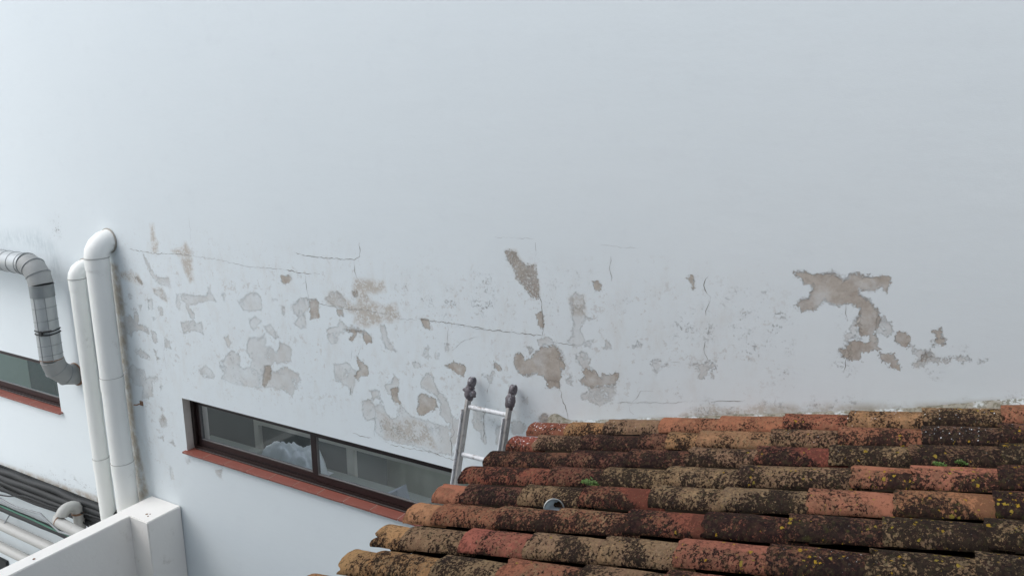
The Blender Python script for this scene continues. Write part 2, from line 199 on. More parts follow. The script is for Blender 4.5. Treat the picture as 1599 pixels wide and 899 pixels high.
CRACKS=[
(0.5,[(-5.144,-0.798),(-5.15,-0.876),(-5.135,-0.907),(-5.154,-0.954),(-5.159,-0.994)]),
(1.2,[(-5.939,-1.125),(-5.863,-1.128),(-5.637,-1.139),(-5.414,-1.119),(-5.159,-1.116)]),
(0.9,[(-5.159,-1.116),(-4.887,-1.116),(-4.68,-1.129),(-4.529,-1.142),(-4.33,-1.132),(-4.139,-1.127)]),
(1.6,[(-4.139,-1.127),(-4.001,-1.138),(-3.886,-1.132)]),
(1.4,[(-3.875,-1.126),(-3.808,-1.124)]),
(1.3,[(-3.951,-1.147),(-3.945,-1.233),(-3.93,-1.333)]),
(1.3,[(-4.047,-0.991),(-3.954,-1.004),(-3.861,-1.005),(-3.703,-1.004),(-3.483,-0.995),(-3.434,-0.968),(-3.432,-0.871)]),
(1.1,[(-3.483,-0.995),(-3.488,-1.07),(-3.465,-1.128)]),
(1.1,[(-3.842,-1.34),(-3.729,-1.353),(-3.594,-1.354),(-3.44,-1.34),(-3.291,-1.348),(-3.208,-1.347)]),
(0.6,[(-3.208,-1.347),(-3.085,-1.365),(-2.965,-1.353)]),
(1.2,[(-2.964,-1.343),(-2.886,-1.346),(-2.694,-1.342),(-2.546,-1.341),(-2.426,-1.344)]),
(1.2,[(-2.522,-1.348),(-2.474,-1.349),(-2.364,-1.344),(-2.21,-1.34),(-2.032,-1.329)]),
(1.0,[(-2.018,-1.36),(-1.974,-1.361),(-1.888,-1.362),(-1.811,-1.361)]),
(1.8,[(-2.081,-0.761),(-2.078,-0.812)]),
(0.6,[(-2.078,-0.812),(-2.085,-0.897)]),
(1.4,[(-2.058,-1.065),(-2.036,-1.129),(-2.033,-1.181),(-2.025,-1.26),(-2.026,-1.335)]),
(0.5,[(-2.358,-0.75),(-2.187,-0.745),(-2.093,-0.74)]),
(1.0,[(-1.602,-0.803),(-1.605,-0.852),(-1.594,-0.944)]),
(0.5,[(-1.669,-0.744),(-1.527,-0.747),(-1.427,-0.741)]),
(0.9,[(-3.547,-1.647),(-3.568,-1.741)]),
(1.1,[(-3.462,-1.607),(-3.494,-1.693)]),
(1.1,[(-3.564,-1.923),(-3.592,-2.002)]),
(1.0,[(-2.407,-1.696),(-2.428,-1.779)]),
(1.3,[(-1.906,-1.656),(-1.891,-1.716),(-1.869,-1.767),(-1.853,-1.833)]),
(0.8,[(-1.446,-1.65),(-1.421,-1.621),(-1.397,-1.571),(-1.322,-1.558)]),
(0.8,[(-1.538,-1.67),(-1.446,-1.652),(-1.319,-1.626)]),
(0.7,[(-1.395,-1.643),(-1.242,-1.612),(-1.117,-1.586)]),
(1.0,[(-1.044,-0.862),(-1.066,-0.913),(-1.056,-0.939),(-1.028,-0.969),(-1.024,-0.991)]),
(1.5,[(-1.024,-0.991),(-1.04,-1.031),(-1.045,-1.076)]),
(1.1,[(-1.041,-1.221),(-1.041,-1.289),(-1.019,-1.326)]),
(1.4,[(-1.025,-1.118),(-1.025,-1.152),(-1.032,-1.186)]),
(0.8,[(-1.229,-1.371),(-1.196,-1.363),(-1.167,-1.364)]),
(1.0,[(-0.99,-1.562),(-0.909,-1.541),(-0.809,-1.517)]),
(0.7,[(-1.111,-1.363),(-1.139,-1.364)]),
(1.0,[(-3.585,-2.292),(-3.473,-2.296),(-3.399,-2.291)]),
(1.1,[(-3.238,-2.307),(-3.045,-2.295),(-2.926,-2.283)]),
(1.5,[(-2.926,-2.283),(-2.826,-2.287),(-2.712,-2.301),(-2.679,-2.3)]),
(0.8,[(-3.36,-2.032),(-3.378,-2.276)]),
(1.1,[(-2.7,-1.99),(-2.692,-2.111),(-2.718,-2.141),(-2.715,-2.29)]),
(1.1,[(-2.439,-1.903),(-2.459,-1.942),(-2.454,-2.013),(-2.461,-2.11)]),
(0.7,[(-2.719,-1.345),(-2.725,-1.423),(-2.737,-1.532)]),
(0.7,[(-2.699,-1.527),(-2.622,-1.458),(-2.547,-1.422),(-2.483,-1.405)]),
(0.5,[(-5.596,-1.902),(-5.64,-1.992),(-5.621,-2.157)]),
(1.0,[(-0.359,-0.934),(-0.346,-1.022)]),
(1.2,[(-0.335,-1.212),(-0.34,-1.285)]),
(0.8,[(-1.472,-1.664),(-1.457,-1.707),(-1.431,-1.722)]),
(0.5,[(-5.984,-1.79),(-5.947,-1.829)]),
(0.6,[(-5.635,-1.902),(-5.632,-2.018)]),
(0.6,[(-2.342,-1.86),(-2.242,-1.852)])]
TILE_ROWS=[(-0.105,[-2.04,-1.791,-1.551,-1.224,-0.905,-0.585,-0.282,0.028,0.335]),(-0.335,[-2.053,-1.886,-1.602,-1.264,-1.11,-0.95,-0.601,-0.304,0.033,0.318]),(-0.565,[-2.067,-1.558,-1.242,-0.935,-0.622,-0.311,-0.007,0.314]),(-0.795,[-2.08,-1.558,-1.276,-0.966,-0.647,-0.201,0.009,0.294]),(-1.02,[-2.099,-1.928,-1.595,-1.284,-0.966,-0.658,-0.333,-0.034,0.272]),(-1.25,[-2.098,-1.934,-1.607,-1.31,-0.994,-0.67,-0.365,-0.058,0.241]),(-1.485,[-2.099,-1.945,-1.628,-1.322,-0.999,-0.704,-0.394,-0.084,0.211]),(-1.715,[-2.101,-1.954,-1.617,-1.32,-0.988,-0.68,-0.4,-0.117,0.162]),(-1.945,[-2.142,-1.834,-1.582,-1.243,-0.944,-0.657,-0.384,-0.125,0.118])]
ROOF_ANGLE=0.23444; ROOF_X0=-2.0502; ROOF_Z0=-1.9001

# ------------------------------------------------------------------ helpers
def tagt(o, label=None, cat=None, group=None, kind=None):
    if label: o['label'] = label
    if cat: o['category'] = cat
    if group: o['group'] = group
    if kind: o['kind'] = kind
    return o

def thing(name, label, cat, loc, group=None):
    o = bpy.data.objects.new(name, None); COL.objects.link(o); o.location = loc; o.empty_display_size = 0.1
    return tagt(o, label, cat, group)

def wloc(o):
    v = Vector((0, 0, 0))
    while o is not None:
        v += Vector(o.location); o = o.parent
    return v

class MB:
    """collects world-space verts and faces, then links them as ONE mesh object"""
    def __init__(s): s.v = []; s.f = []; s.sm = []; s.mi = []
    def add(s, vs, fs, smooth=False, mi=0):
        b = len(s.v); s.v += [tuple(v) for v in vs]
        for f in fs: s.f.append(tuple(i + b for i in f)); s.sm.append(smooth); s.mi.append(mi)
    def box(s, x0, x1, y0, y1, z0, z1, mi=0):
        vs = [(x, y, z) for z in (z0, z1) for y in (y0, y1) for x in (x0, x1)]
        s.add(vs, [(0, 2, 3, 1), (4, 5, 7, 6), (0, 1, 5, 4), (2, 6, 7, 3), (0, 4, 6, 2), (1, 3, 7, 5)], False, mi)
    def tube(s, pts, r, seg=20, cap=True, mi=0, smooth=True, up=None):
        pts = [Vector(p) for p in pts]; n = len(pts)
        rs = r if isinstance(r, (list, tuple)) else [r] * n
        t0 = (pts[1] - pts[0]).normalized()
        a = Vector(up) if up else (Vector((0, 0, 1)) if abs(t0.z) < .9 else Vector((1, 0, 0)))
        u = t0.cross(a).normalized(); w = t0.cross(u).normalized(); vs = []
        for i, p in enumerate(pts):
            t = (pts[min(i + 1, n - 1)] - pts[max(i - 1, 0)]).normalized()
            u = (u - t * u.dot(t)).normalized(); w = t.cross(u)
            k = 1.0
            if 0 < i < n - 1:
                c = (pts[i] - pts[i - 1]).normalized().dot((pts[i + 1] - pts[i]).normalized()); k = 1.0
            for j in range(seg):
                an = 2 * PI * j / seg; vs.append(p + (u * math.cos(an) + w * math.sin(an)) * rs[i] * k)
        fs = [(i * seg + j, i * seg + (j + 1) % seg, (i + 1) * seg + (j + 1) % seg, (i + 1) * seg + j) for i in range(n - 1) for j in range(seg)]
        s.add(vs, fs, smooth, mi)
        if cap:
            s.add(vs[:seg], [tuple(range(seg))[::-1]], False, mi); s.add(vs[-seg:], [tuple(range(seg))], False, mi)
    def build(s, name, mat, parent=None, bevel=0, bseg=2):
        me = bpy.data.meshes.new(name); o = bpy.data.objects.new(name, me); COL.objects.link(o)
        base = wloc(parent) if parent else Vector((0, 0, 0))
        me.from_pydata([(v[0] - base.x, v[1] - base.y, v[2] - base.z) for v in s.v], [], s.f)
        me.polygons.foreach_set('use_smooth', s.sm); me.polygons.foreach_set('material_index', s.mi)
        for m in (mat if isinstance(mat, (list, tuple)) else [mat]): me.materials.append(m)
        me.update()
        if parent: o.parent = parent
        if bevel:
            bm = bmesh.new(); bm.from_mesh(me); bmesh.ops.remove_doubles(bm, verts=bm.verts, dist=1e-6)
            bmesh.ops.recalc_face_normals(bm, faces=bm.faces)
            bmesh.ops.bevel(bm, geom=list(bm.edges), offset=bevel, segments=bseg, affect='EDGES', clamp_overlap=True)
            bm.to_mesh(me); bm.free()
        return o

def arc(c, a, b, r, n, a0=0, a1=PI / 2):
    """points of an arc with centre c in the plane of unit vectors a, b"""
    c, a, b = Vector(c), Vector(a), Vector(b)
    return [c + (a * math.cos(t) + b * math.sin(t)) * r for t in [a0 + (a1 - a0) * i / (n - 1) for i in range(n)]]

# ------------------------------------------------------------------ material helpers
class NT:
    def __init__(s, name):
        s.m = bpy.data.materials.new(name); s.m.use_nodes = True; s.t = s.m.node_tree; s.t.nodes.clear()
        s.out = s.t.nodes.new('ShaderNodeOutputMaterial')
    def n(s, typ, **kw):
        x = s.t.nodes.new(typ)
        for k, v in kw.items(): setattr(x, k, v)
        return x
    def l(s, a, b): s.t.links.new(a, b)
    def set(s, sock, v):
        if hasattr(v, 'is_output') or isinstance(v, bpy.types.NodeSocket): s.l(v, sock)
        else: sock.default_value = v
    def math(s, op, a, b=None, c=None, clamp=False):
        x = s.n('ShaderNodeMath', operation=op, use_clamp=clamp)
        s.set(x.inputs[0], a)
        if b is not None: s.set(x.inputs[1], b)
        if c is not None: s.set(x.inputs[2], c)
        return x.outputs[0]
    def coord(s, scale=(1, 1, 1), kind='Object'):
        tc = s.n('ShaderNodeTexCoord'); mp = s.n('ShaderNodeMapping'); mp.inputs['Scale'].default_value = scale
        s.l(tc.outputs[kind], mp.inputs[0]); return mp.outputs[0]
    def noise(s, co, scale, detail=4, rough=.55, dist=0, w=None):
        x = s.n('ShaderNodeTexNoise'); x.noise_dimensions = '4D' if w is not None else '3D'
        s.l(co, x.inputs['Vector']); x.inputs['Scale'].default_value = scale; x.inputs['Detail'].default_value = detail
        x.inputs['Roughness'].default_value = rough; x.inputs['Distortion'].default_value = dist
        if w is not None: s.set(x.inputs['W'], w)
        return x.outputs['Fac']
    def voro(s, co, scale, out='Distance', feature='F1', rnd=1):
        x = s.n('ShaderNodeTexVoronoi', feature=feature); s.l(co, x.inputs['Vector']); x.inputs['Scale'].default_value = scale
        x.inputs['Randomness'].default_value = rnd
        return x.outputs[out]
    def step(s, v, lo, hi):
        x = s.n('ShaderNodeMapRange', interpolation_type='SMOOTHSTEP', clamp=True); s.set(x.inputs[0], v)
        s.set(x.inputs[1], lo); s.set(x.inputs[2], hi); x.inputs[3].default_value = 0; x.inputs[4].default_value = 1
        return x.outputs[0]
    def mix(s, f, a, b, mode='MIX'):
        x = s.n('ShaderNodeMix', data_type='RGBA', blend_type=mode)
        s.set(x.inputs[0], f)
        for k, v in ((6, a), (7, b)):
            if isinstance(v, (tuple, list)): x.inputs[k].default_value = (*v[:3], 1)
            else: s.l(v, x.inputs[k])
        return x.outputs[2]
    def attr(s, name, out='Fac'):
        x = s.n('ShaderNodeAttribute'); x.attribute_name = name; return x.outputs[out]
    def bump(s, h, strength=1, dist=1, normal=None):
        x = s.n('ShaderNodeBump'); x.inputs['Strength'].default_value = strength; x.inputs['Distance'].default_value = dist
        s.l(h, x.inputs['Height'])
        if normal: s.l(normal, x.inputs['Normal'])
        return x.outputs[0]
    def bsdf(s, col, rough=.8, metal=0, spec=.5, normal=None, **kw):
        x = s.n('ShaderNodeBsdfPrincipled')
        if isinstance(col, (tuple, list)): x.inputs['Base Color'].default_value = (*col[:3], 1)
        else: s.l(col, x.inputs['Base Color'])
        s.set(x.inputs['Roughness'], rough); s.set(x.inputs['Metallic'], metal); x.inputs['Specular IOR Level'].default_value = spec
        if normal: s.l(normal, x.inputs['Normal'])
        for k, v in kw.items(): x.inputs[k].default_value = v
        s.l(x.outputs[0], s.out.inputs[0]); return x

def simple(name, col, rough=.7, metal=0, var=.12, vscale=12, dirt=None, dirt_amt=.0, dscale=9, bump=.0006, bscale=140, spec=.5):
    t = NT(name); co = t.coord()
    c = t.mix(t.noise(co, vscale, 5, .6), tuple(k * (1 - var) for k in col), tuple(min(1, k * (1 + var)) for k in col))
    if dirt:
        c = t.mix(t.math('MULTIPLY', t.step(t.noise(co, dscale, 8, .68), .62 - dirt_amt * .4, .8 - dirt_amt * .4), .85), c, dirt)
    t.bsdf(c, rough, metal, spec, t.bump(t.noise(co, bscale, 4, .6), 1, bump))
    return t.m

# ------------------------------------------------------------------ materials
def wall_material():
    t = NT('white_render'); co = t.coord()
    n1 = t.noise(co, 32, 6, .7, w=1.3); n2 = t.noise(co, 100, 5, .7, w=4.1); nl = t.noise(co, .9, 4, .55, w=2.2); nm = t.noise(co, 6, 6, .65, w=7.7)
    jag = t.math('ADD', t.math('MULTIPLY', t.math('SUBTRACT', n1, .5), .095), t.math('MULTIPLY', t.math('SUBTRACT', n2, .5), .085))
    feather = t.step(t.noise(co, 3.6, 3, .6, w=61.0), .47, .68)
    def mask(a, w=.0022, k=1.0):
        v = t.math('ADD', t.attr(a), t.math('MULTIPLY', jag, k)); ww = t.math('MULTIPLY_ADD', feather, w * 5, w * .8); return t.step(v, t.math('MULTIPLY', ww, -1), ww)
    mg = mask('peel_grey', .0035); mt = mask('peel_tan', .0025, .8)
    # scraps of paint still holding on inside the bare areas, and undercoat that is only half bared
    scrap = t.step(t.math('ADD', t.noise(co, 70, 6, .72, w=33.0), t.math('MULTIPLY', t.math('SUBTRACT', t.noise(co, 9, 4, .6, w=35.0), .5), .9)), .60, .63)
    scr_s = t.step(t.math('ADD', t.noise(co, 85, 5, .72, w=39.0), t.math('MULTIPLY', t.attr('speck'), .045)), .535, .56)
    mt = t.math('MULTIPLY', mt, t.math('SUBTRACT', 1, t.math('MULTIPLY', t.math('MULTIPLY', scr_s, t.math('GREATER_THAN', t.attr('speck'), .3)), .75)))
    mg = t.math('MULTIPLY', mg, t.math('SUBTRACT', 1, t.math('MULTIPLY', scrap, .8)))
    faint = t.math('MULTIPLY_ADD', t.step(t.noise(co, 2.6, 4, .6, w=37.0), .36, .62), .58, .30)
    flake = t.math('MULTIPLY', t.step(t.math('ADD', t.noise(co, 24, 6, .74, w=63.0), t.math('MULTIPLY', t.math('SUBTRACT', t.noise(co, 5, 3, .6, w=65.0), .5), .5)), .585, .61), t.attr('flakes'))
    mgc = t.math('MAXIMUM', t.math('MULTIPLY', mg, faint), t.math('MULTIPLY', flake, .62))
    grime = t.math('MULTIPLY', t.math('MULTIPLY', t.attr('flakes'), t.step(t.noise(t.coord((1.6, 1, .7)), 5, 7, .72, w=67.0), .45, .72)), .26)
    # paint: faint streaks of the roller and slow unevenness
    st = t.noise(t.coord((1.2, 1, 9)), 5, 6, .6, w=3.3)
    paint = t.mix(nl, (.695, .755, .782), (.742, .792, .812))
    paint = t.mix(t.math('MULTIPLY', t.step(nm, .52, .75), .25), paint, (.65, .70, .73))
    paint = t.mix(t.math('MULTIPLY', t.step(st, .5, .75), .18), paint, (.67, .72, .76))
    # damp warm dirt, and the vent pipe's shade painted in as beige
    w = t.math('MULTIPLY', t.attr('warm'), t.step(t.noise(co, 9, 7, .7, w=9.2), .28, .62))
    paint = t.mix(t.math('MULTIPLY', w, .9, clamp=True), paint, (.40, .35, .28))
    v = t.math('MULTIPLY', t.attr('blue_smear'), t.step(t.noise(t.coord((3, 1, 1)), 8, 7, .7, w=5.5), .3, .65))  # bluish smear on the wall round the duct's upper bend
    paint = t.mix(t.math('MULTIPLY', v, .5), paint, (.40, .47, .50))
    paint = t.mix(grime, paint, (.52, .47, .41))
    # speckled staining: plaster showing through worn paint
    sp = t.math('ADD', t.noise(co, 60, 6, .75, w=6.1), t.math('MULTIPLY', t.math('SUBTRACT', t.noise(co, 15, 4, .6, w=1.9), .5), .7))
    sm = t.math('MULTIPLY', t.step(sp, .45, .57), t.attr('speck'))
    paint = t.mix(t.math('MULTIPLY', t.attr('speck'), .34), paint, (.60, .55, .49))
    paint = t.mix(t.math('MULTIPLY', sm, .75), paint, (.46, .41, .35))
    # exposed undercoat
    gcol = t.mix(t.step(t.noise(co, 11, 6, .7, w=8.8), .38, .66), (.60, .615, .615), (.525, .53, .52))
    gcol = t.mix(t.math('MULTIPLY', t.step(t.noise(co, 4, 4, .6, w=2.7), .45, .65), .55), gcol, (.52, .485, .44))
    gcol = t.mix(t.math('MULTIPLY', sm, .4), gcol, (.42, .38, .33))
    c = t.mix(mgc, paint, gcol)
    tcol = t.mix(t.step(t.noise(co, 14, 7, .72, w=3.9), .34, .66), (.375, .325, .28), (.50, .46, .41))
    tcol = t.mix(t.math('MULTIPLY', t.step(t.noise(co, 55, 5, .7, w=3.1), .58, .68), .6), tcol, (.28, .235, .20))
    tcol = t.mix(t.math('MULTIPLY', t.step(t.noise(co, 30, 5, .7, w=12.1), .62, .68), .8), tcol, (.62, .60, .57))
    mtc = t.math('MULTIPLY', mt, t.math('MULTIPLY_ADD', t.step(t.noise(co, 7, 5, .7, w=69.0), .30, .58), .42, .58)); c = t.mix(mtc, c, tcol)
    # pin holes and dark mould specks
    vz = t.math('ADD', t.noise(co, 75, 5, .72, w=5.1), t.math('MULTIPLY', t.math('SUBTRACT', t.noise(co, 13, 3, .6, w=15.1), .5), .55))
    kk = t.math('MULTIPLY', t.attr('mould'), t.step(vz, .59, .64))
    c = t.mix(t.math('MULTIPLY', kk, .6), c, (.26, .25, .24))
    rare = t.math('MULTIPLY', t.step(t.noise(co, 48, 4, .7, w=21.0), .765, .80), .7)
    c = t.mix(rare, c, (.45, .44, .43))
    # relief
    rim = t.math('MULTIPLY', t.math('SUBTRACT', 1, t.math('ABSOLUTE', t.math('SUBTRACT', t.math('MULTIPLY', mg, 2), 1))), .0006)
    h = t.math('MULTIPLY', mg, -.002)
    h = t.math('ADD', h, t.math('MULTIPLY', mt, -.005)); h = t.math('ADD', h, rim)
    h = t.math('ADD', h, t.math('MULTIPLY', kk, -.0015)); h = t.math('ADD', h, t.math('MULTIPLY', sm, -.0006))
    h = t.math('ADD', h, t.math('MULTIPLY', t.noise(co, 170, 3, .5, w=1.0), .00035))
    h = t.math('ADD', h, t.math('MULTIPLY', t.noise(co, 35, 5, .6, w=1.5), .0008))
    h = t.math('ADD', h, t.math('MULTIPLY', t.noise(t.coord((1, 1, 3)), 3.2, 4, .5, w=1.7), .0016))
    h = t.math('ADD', h, t.math('MULTIPLY', t.math('MULTIPLY', mt, t.noise(co, 60, 5, .7, w=2.0)), .003))
    t.bsdf(c, .85, 0, .3, t.bump(h, 1, 1)); return t.m

def tile_material():
    t = NT('weathered_clay_tile'); co = t.coord((1.25, 1, 1))
    tint = t.n('ShaderNodeAttribute'); tint.attribute_name = 'tint'
    li = t.n('ShaderNodeAttribute'); li.attribute_name = 'lichen'; sx = t.n('ShaderNodeSeparateColor'); t.l(li.outputs['Color'], sx.inputs[0])
    dark, cream, yel = sx.outputs[0], sx.outputs[1], sx.outputs[2]; clean = li.outputs['Alpha']; spat = tint.outputs['Alpha']
    seed = t.attr('seed')
    nb = t.noise(co, 9, 5, .6, w=seed)
    base = t.mix(nb, tint.outputs['Color'], t.mix(1.0, tint.outputs['Color'], (.72, .66, .62), 'MULTIPLY'))
    base = t.mix(t.math('MULTIPLY', t.step(t.noise(co, 130, 4, .6, w=seed), .5, .75), .35), base, t.mix(1.0, base, (.6, .5, .45), 'MULTIPLY'))
    # where a tile was sheltered its clay stays clean, with an irregular border
    cl = t.step(t.math('ADD', clean, t.math('MULTIPLY', t.math('SUBTRACT', t.noise(co, 34, 7, .74, w=seed), .5), 1.5)), .45, .55)
    keep = t.math('SUBTRACT', 1, t.math('MULTIPLY', cl, .93))
    # thin brown film
    film = t.math('MULTIPLY', t.math('MULTIPLY', t.step(t.noise(co, 22, 6, .7, w=seed), .35, .7), keep), t.math('MULTIPLY', dark, .9))
    c = t.mix(film, base, (.085, .048, .034))
    # cream and grey crust
    ncr = t.math('ADD', t.noise(co, 75, 6, .72, 1.2, w=t.math('ADD', seed, 3.3)), t.math('MULTIPLY', t.math('SUBTRACT', t.noise(co, 8, 3, .6, w=t.math('ADD', seed, 7.3)), .5), .5))
    th = t.math('SUBTRACT', .72, t.math('MULTIPLY', cream, .34))
    mc = t.math('MULTIPLY', t.step(ncr, th, t.math('ADD', th, .05)), keep)
    # small crusts, each of its own tone
    vj = t.n('ShaderNodeTexNoise'); t.l(co, vj.inputs['Vector']); vj.inputs['Scale'].default_value = 120; vj.inputs['Detail'].default_value = 3
    vs_ = t.n('ShaderNodeVectorMath', operation='SCALE'); t.l(vj.outputs['Color'], vs_.inputs[0]); vs_.inputs['Scale'].default_value = .014
    va = t.n('ShaderNodeVectorMath', operation='ADD'); t.l(co, va.inputs[0]); t.l(vs_.outputs[0], va.inputs[1])
    vc = t.n('ShaderNodeTexVoronoi'); t.l(va.outputs[0], vc.inputs['Vector']); vc.inputs['Scale'].default_value = 85
    cs = t.n('ShaderNodeSeparateColor'); t.l(vc.outputs['Color'], cs.inputs[0]); cr1, cr2, cr3 = cs.outputs
    c = t.mix(t.math('MULTIPLY', t.math('MULTIPLY', cr3, keep), .45), c, t.mix(cr1, (.10, .042, .030), (.27, .17, .095)))
    crc = t.mix(cr1, (.36, .235, .125), (.15, .115, .07)); crc = t.mix(t.math('MULTIPLY', cr2, .4), crc, (.19, .10, .06))
    c = t.mix(t.math('MULTIPLY', mc, .9), c, crc)
    # black lichen
    nd = t.math('ADD', t.noise(co, 78, 6, .74, .3, w=t.math('ADD', seed, 11.3)), t.math('MULTIPLY', t.math('SUBTRACT', t.noise(co, 5.5, 5, .65, w=17.3), .5), .75))
    td = t.math('SUBTRACT', .705, t.math('MULTIPLY', dark, .325))
    md = t.math('MULTIPLY', t.step(t.math('ADD', nd, t.math('MULTIPLY', t.math('SUBTRACT', cr2, .5), .09)), td, t.math('ADD', td, .06)), t.math('MULTIPLY_ADD', cl, -.45, 1.0))
    c = t.mix(t.math('MULTIPLY', md, .93), c, t.mix(t.math('MULTIPLY', t.math('MULTIPLY', cr1, cr1), .8), (.010, .008, .009), t.mix(cr3, (.048, .022, .020), (.040, .038, .020))))
    # olive moss film in the blackest parts
    mo = t.math('MULTIPLY', t.math('MULTIPLY', t.step(t.noise(co, 30, 6, .7, w=t.math('ADD', seed, 23.0)), .55, .68), yel), .6)
    c = t.mix(mo, c, (.060, .062, .018))
    # pale and yellow rosettes
    vd = t.n('ShaderNodeTexVoronoi'); vco = t.n('ShaderNodeVectorMath', operation='ADD'); t.l(co, vco.inputs[0])
    nn = t.n('ShaderNodeTexNoise'); t.l(co, nn.inputs['Vector']); nn.inputs['Scale'].default_value = 70; nn.inputs['Detail'].default_value = 4
    sc_ = t.n('ShaderNodeVectorMath', operation='SCALE'); t.l(nn.outputs['Color'], sc_.inputs[0]); sc_.inputs['Scale'].default_value = .02
    t.l(sc_.outputs[0], vco.inputs[1]); t.l(vco.outputs[0], vd.inputs['Vector']); vd.inputs['Scale'].default_value = 46
    sv = t.n('ShaderNodeSeparateColor'); t.l(vd.outputs['Color'], sv.inputs[0])
    rr = t.math('MULTIPLY', t.math('MULTIPLY', sv.outputs[1], .55), t.step(t.noise(co, 7, 4, .65, w=51.0), .42, .62))
    inside = t.math('LESS_THAN', t.math('ADD', vd.outputs['Distance'], t.math('MULTIPLY', t.math('SUBTRACT', t.noise(co, 160, 3, .7, w=53.0), .5), .9)), rr)
    my = t.math('MULTIPLY', inside, t.math('LESS_THAN', sv.outputs[0], t.math('MULTIPLY', yel, .75)))
    c = t.mix(t.math('MULTIPLY', my, .85), c, t.mix(sv.outputs[2], (.40, .235, .022), (.28, .22, .045)))
    ns = t.noise(co, 115, 3, .6, w=t.math('ADD', seed, 31.0))
    mp_ = t.math('MULTIPLY', t.step(ns, .70, .73), t.math('MULTIPLY_ADD', dark, .5, .1))
    c = t.mix(mp_, c, (.50, .47, .41))
    # splashes of wall paint
    ms = t.math('MULTIPLY', t.step(t.math('ADD', t.noise(co, 60, 4, .6, w=40.0), t.math('MULTIPLY', spat, .17)), .70, .73), t.math('GREATER_THAN', spat, .02))
    c = t.mix(ms, c, (.74, .75, .76))
    h = t.math('MULTIPLY', t.noise(co, 150, 5, .65, w=2.0), .0022)
    h = t.math('ADD', h, t.math('MULTIPLY', md, .0011)); h = t.math('ADD', h, t.math('MULTIPLY', mc, .0010)); h = t.math('ADD', h, t.math('MULTIPLY', my, .0016))
    h = t.math('ADD', h, t.math('MULTIPLY', t.noise(co, 22, 4, .6, w=3.0), .004))
    t.bsdf(c, .95, 0, .05, t.bump(h, 1, 1)); return t.m

M_wall = wall_material()
M_tile = tile_material()
M_white = simple('white_masonry_paint', (.79, .80, .805), .8, var=.03, vscale=4, dirt=(.55, .54, .50), dirt_amt=.0, dscale=5, bump=.0014, bscale=60)
M_parapet = simple('parapet_paint', (.85, .83, .79), .8, var=.05, vscale=3, dirt=(.60, .57, .51), dirt_amt=.10, dscale=6, bump=.0016, bscale=45)
M_reveal = simple('reveal_render', (.66, .61, .545), .85, var=.1, vscale=18, dirt=(.30, .26, .22), dirt_amt=.15, bump=.001, bscale=80)
M_crack = simple('crack_shadow_gap', (.21, .195, .18), .95, var=.3, vscale=60)
M_hair = simple('hairline_crack', (.38, .39, .39), .95, var=.2, vscale=60)
M_frame = simple('dark_brown_frame', (.018, .0085, .0075), .4, var=.25, vscale=20, bump=.0002)
M_sash = simple('sash_profile', (.018, .008, .008), .38, var=.2, vscale=20, bump=.0002)
M_seal = simple('glazing_bead', (.16, .15, .145), .5)
M_sill = simple('red_quarry_tile', (.235, .070, .048), .62, var=.13, vscale=9, dirt=(.42, .25, .20), dirt_amt=.1, dscale=16, bump=.0008, bscale=90)
M_grout = simple('tile_grout', (.34, .22, .18), .9, var=.15)
M_pvc = simple('white_pvc_pipe', (.84, .85, .82), .5, var=.04, vscale=3, dirt=(.50, .49, .44), dirt_amt=.02, dscale=7, bump=.0003, bscale=30)
M_pvc_grey = simple('grey_pvc_pipe', (.40, .40, .38), .5, var=.08, vscale=8, dirt=(.30, .24, .18), dirt_amt=.08, dscale=14, bump=.0004)
M_black = simple('black_rubber', (.010, .012, .013), .62, var=.3, bump=.0012, bscale=45)
M_cable_green = simple('green_cable', (.03, .14, .09), .5)
M_cable_grey = simple('grey_cable', (.27, .29, .30), .55)
M_rust = simple('brown_sealant', (.22, .125, .075), .85, var=.3, vscale=40)
M_ladder = simple('worn_aluminium', (.43, .41, .39), .6, .1, var=.15, vscale=30, dirt=(.22, .19, .17), dirt_amt=.26, dscale=28, bump=.0006, bscale=90)
M_ladder_paint = simple('paint_spattered_aluminium', (.70, .71, .72), .6, .1, var=.08, vscale=30, dirt=(.30, .27, .25), dirt_amt=.32, dscale=34, bump=.0012, bscale=70)
M_plastic = simple('dirty_dark_grey_plastic', (.12, .105, .115), .6, var=.35, vscale=40, dirt=(.52, .52, .54), dirt_amt=.30, dscale=32, bump=.0015, bscale=80)
M_tin = simple('dull_tin', (.50, .52, .50), .4, .9, var=.15, vscale=40, bump=.0004)
M_tin_in = simple('tin_lining', (.55, .62, .66), .35, .4, var=.2, vscale=30, bump=.0004)
M_pan = simple('mossy_shaded_channel_tile', (.040, .031, .022), 1.0, var=.5, vscale=25, dirt=(.10, .04, .022), dirt_amt=.1, dscale=16, bump=.004, bscale=60, spec=0)  # near-black base puts the shade between the covers into the colour
M_board = simple('dark_roof_board', (.06, .045, .035), .95, var=.2, spec=0)
M_moss = simple('green_moss', (.060, .068, .018), .95, var=.5, vscale=50, dirt=(.03, .028, .012), dirt_amt=.25, dscale=60, bump=.004, bscale=120)
M_leaf = simple('weed_leaf', (.10, .185, .035), .6, var=.35, vscale=60)
M_mortar = simple('old_mortar', (.40, .375, .33), .95, var=.2, vscale=25, dirt=(.13, .115, .07), dirt_amt=.2, dscale=22, bump=.004, bscale=70)
M_concrete = simple('concrete_floor', (.33, .33, .32), .9, var=.15, vscale=3, dirt=(.2, .2, .19), dirt_amt=.1, dscale=2, bump=.002, bscale=30)
M_room = simple('room_paint', (.62, .65, .58), .9, var=.05)
M_roomfloor = simple('room_floor_tile', (.34, .37, .33), .6, var=.1)
M_wood = simple('pale_frame_wood', (.72, .68, .62), .6, var=.08)
M_cloth = simple('pale_blue_cloth', (.90, .93, .95), .9, var=.06, vscale=12, bump=.002, bscale=30)
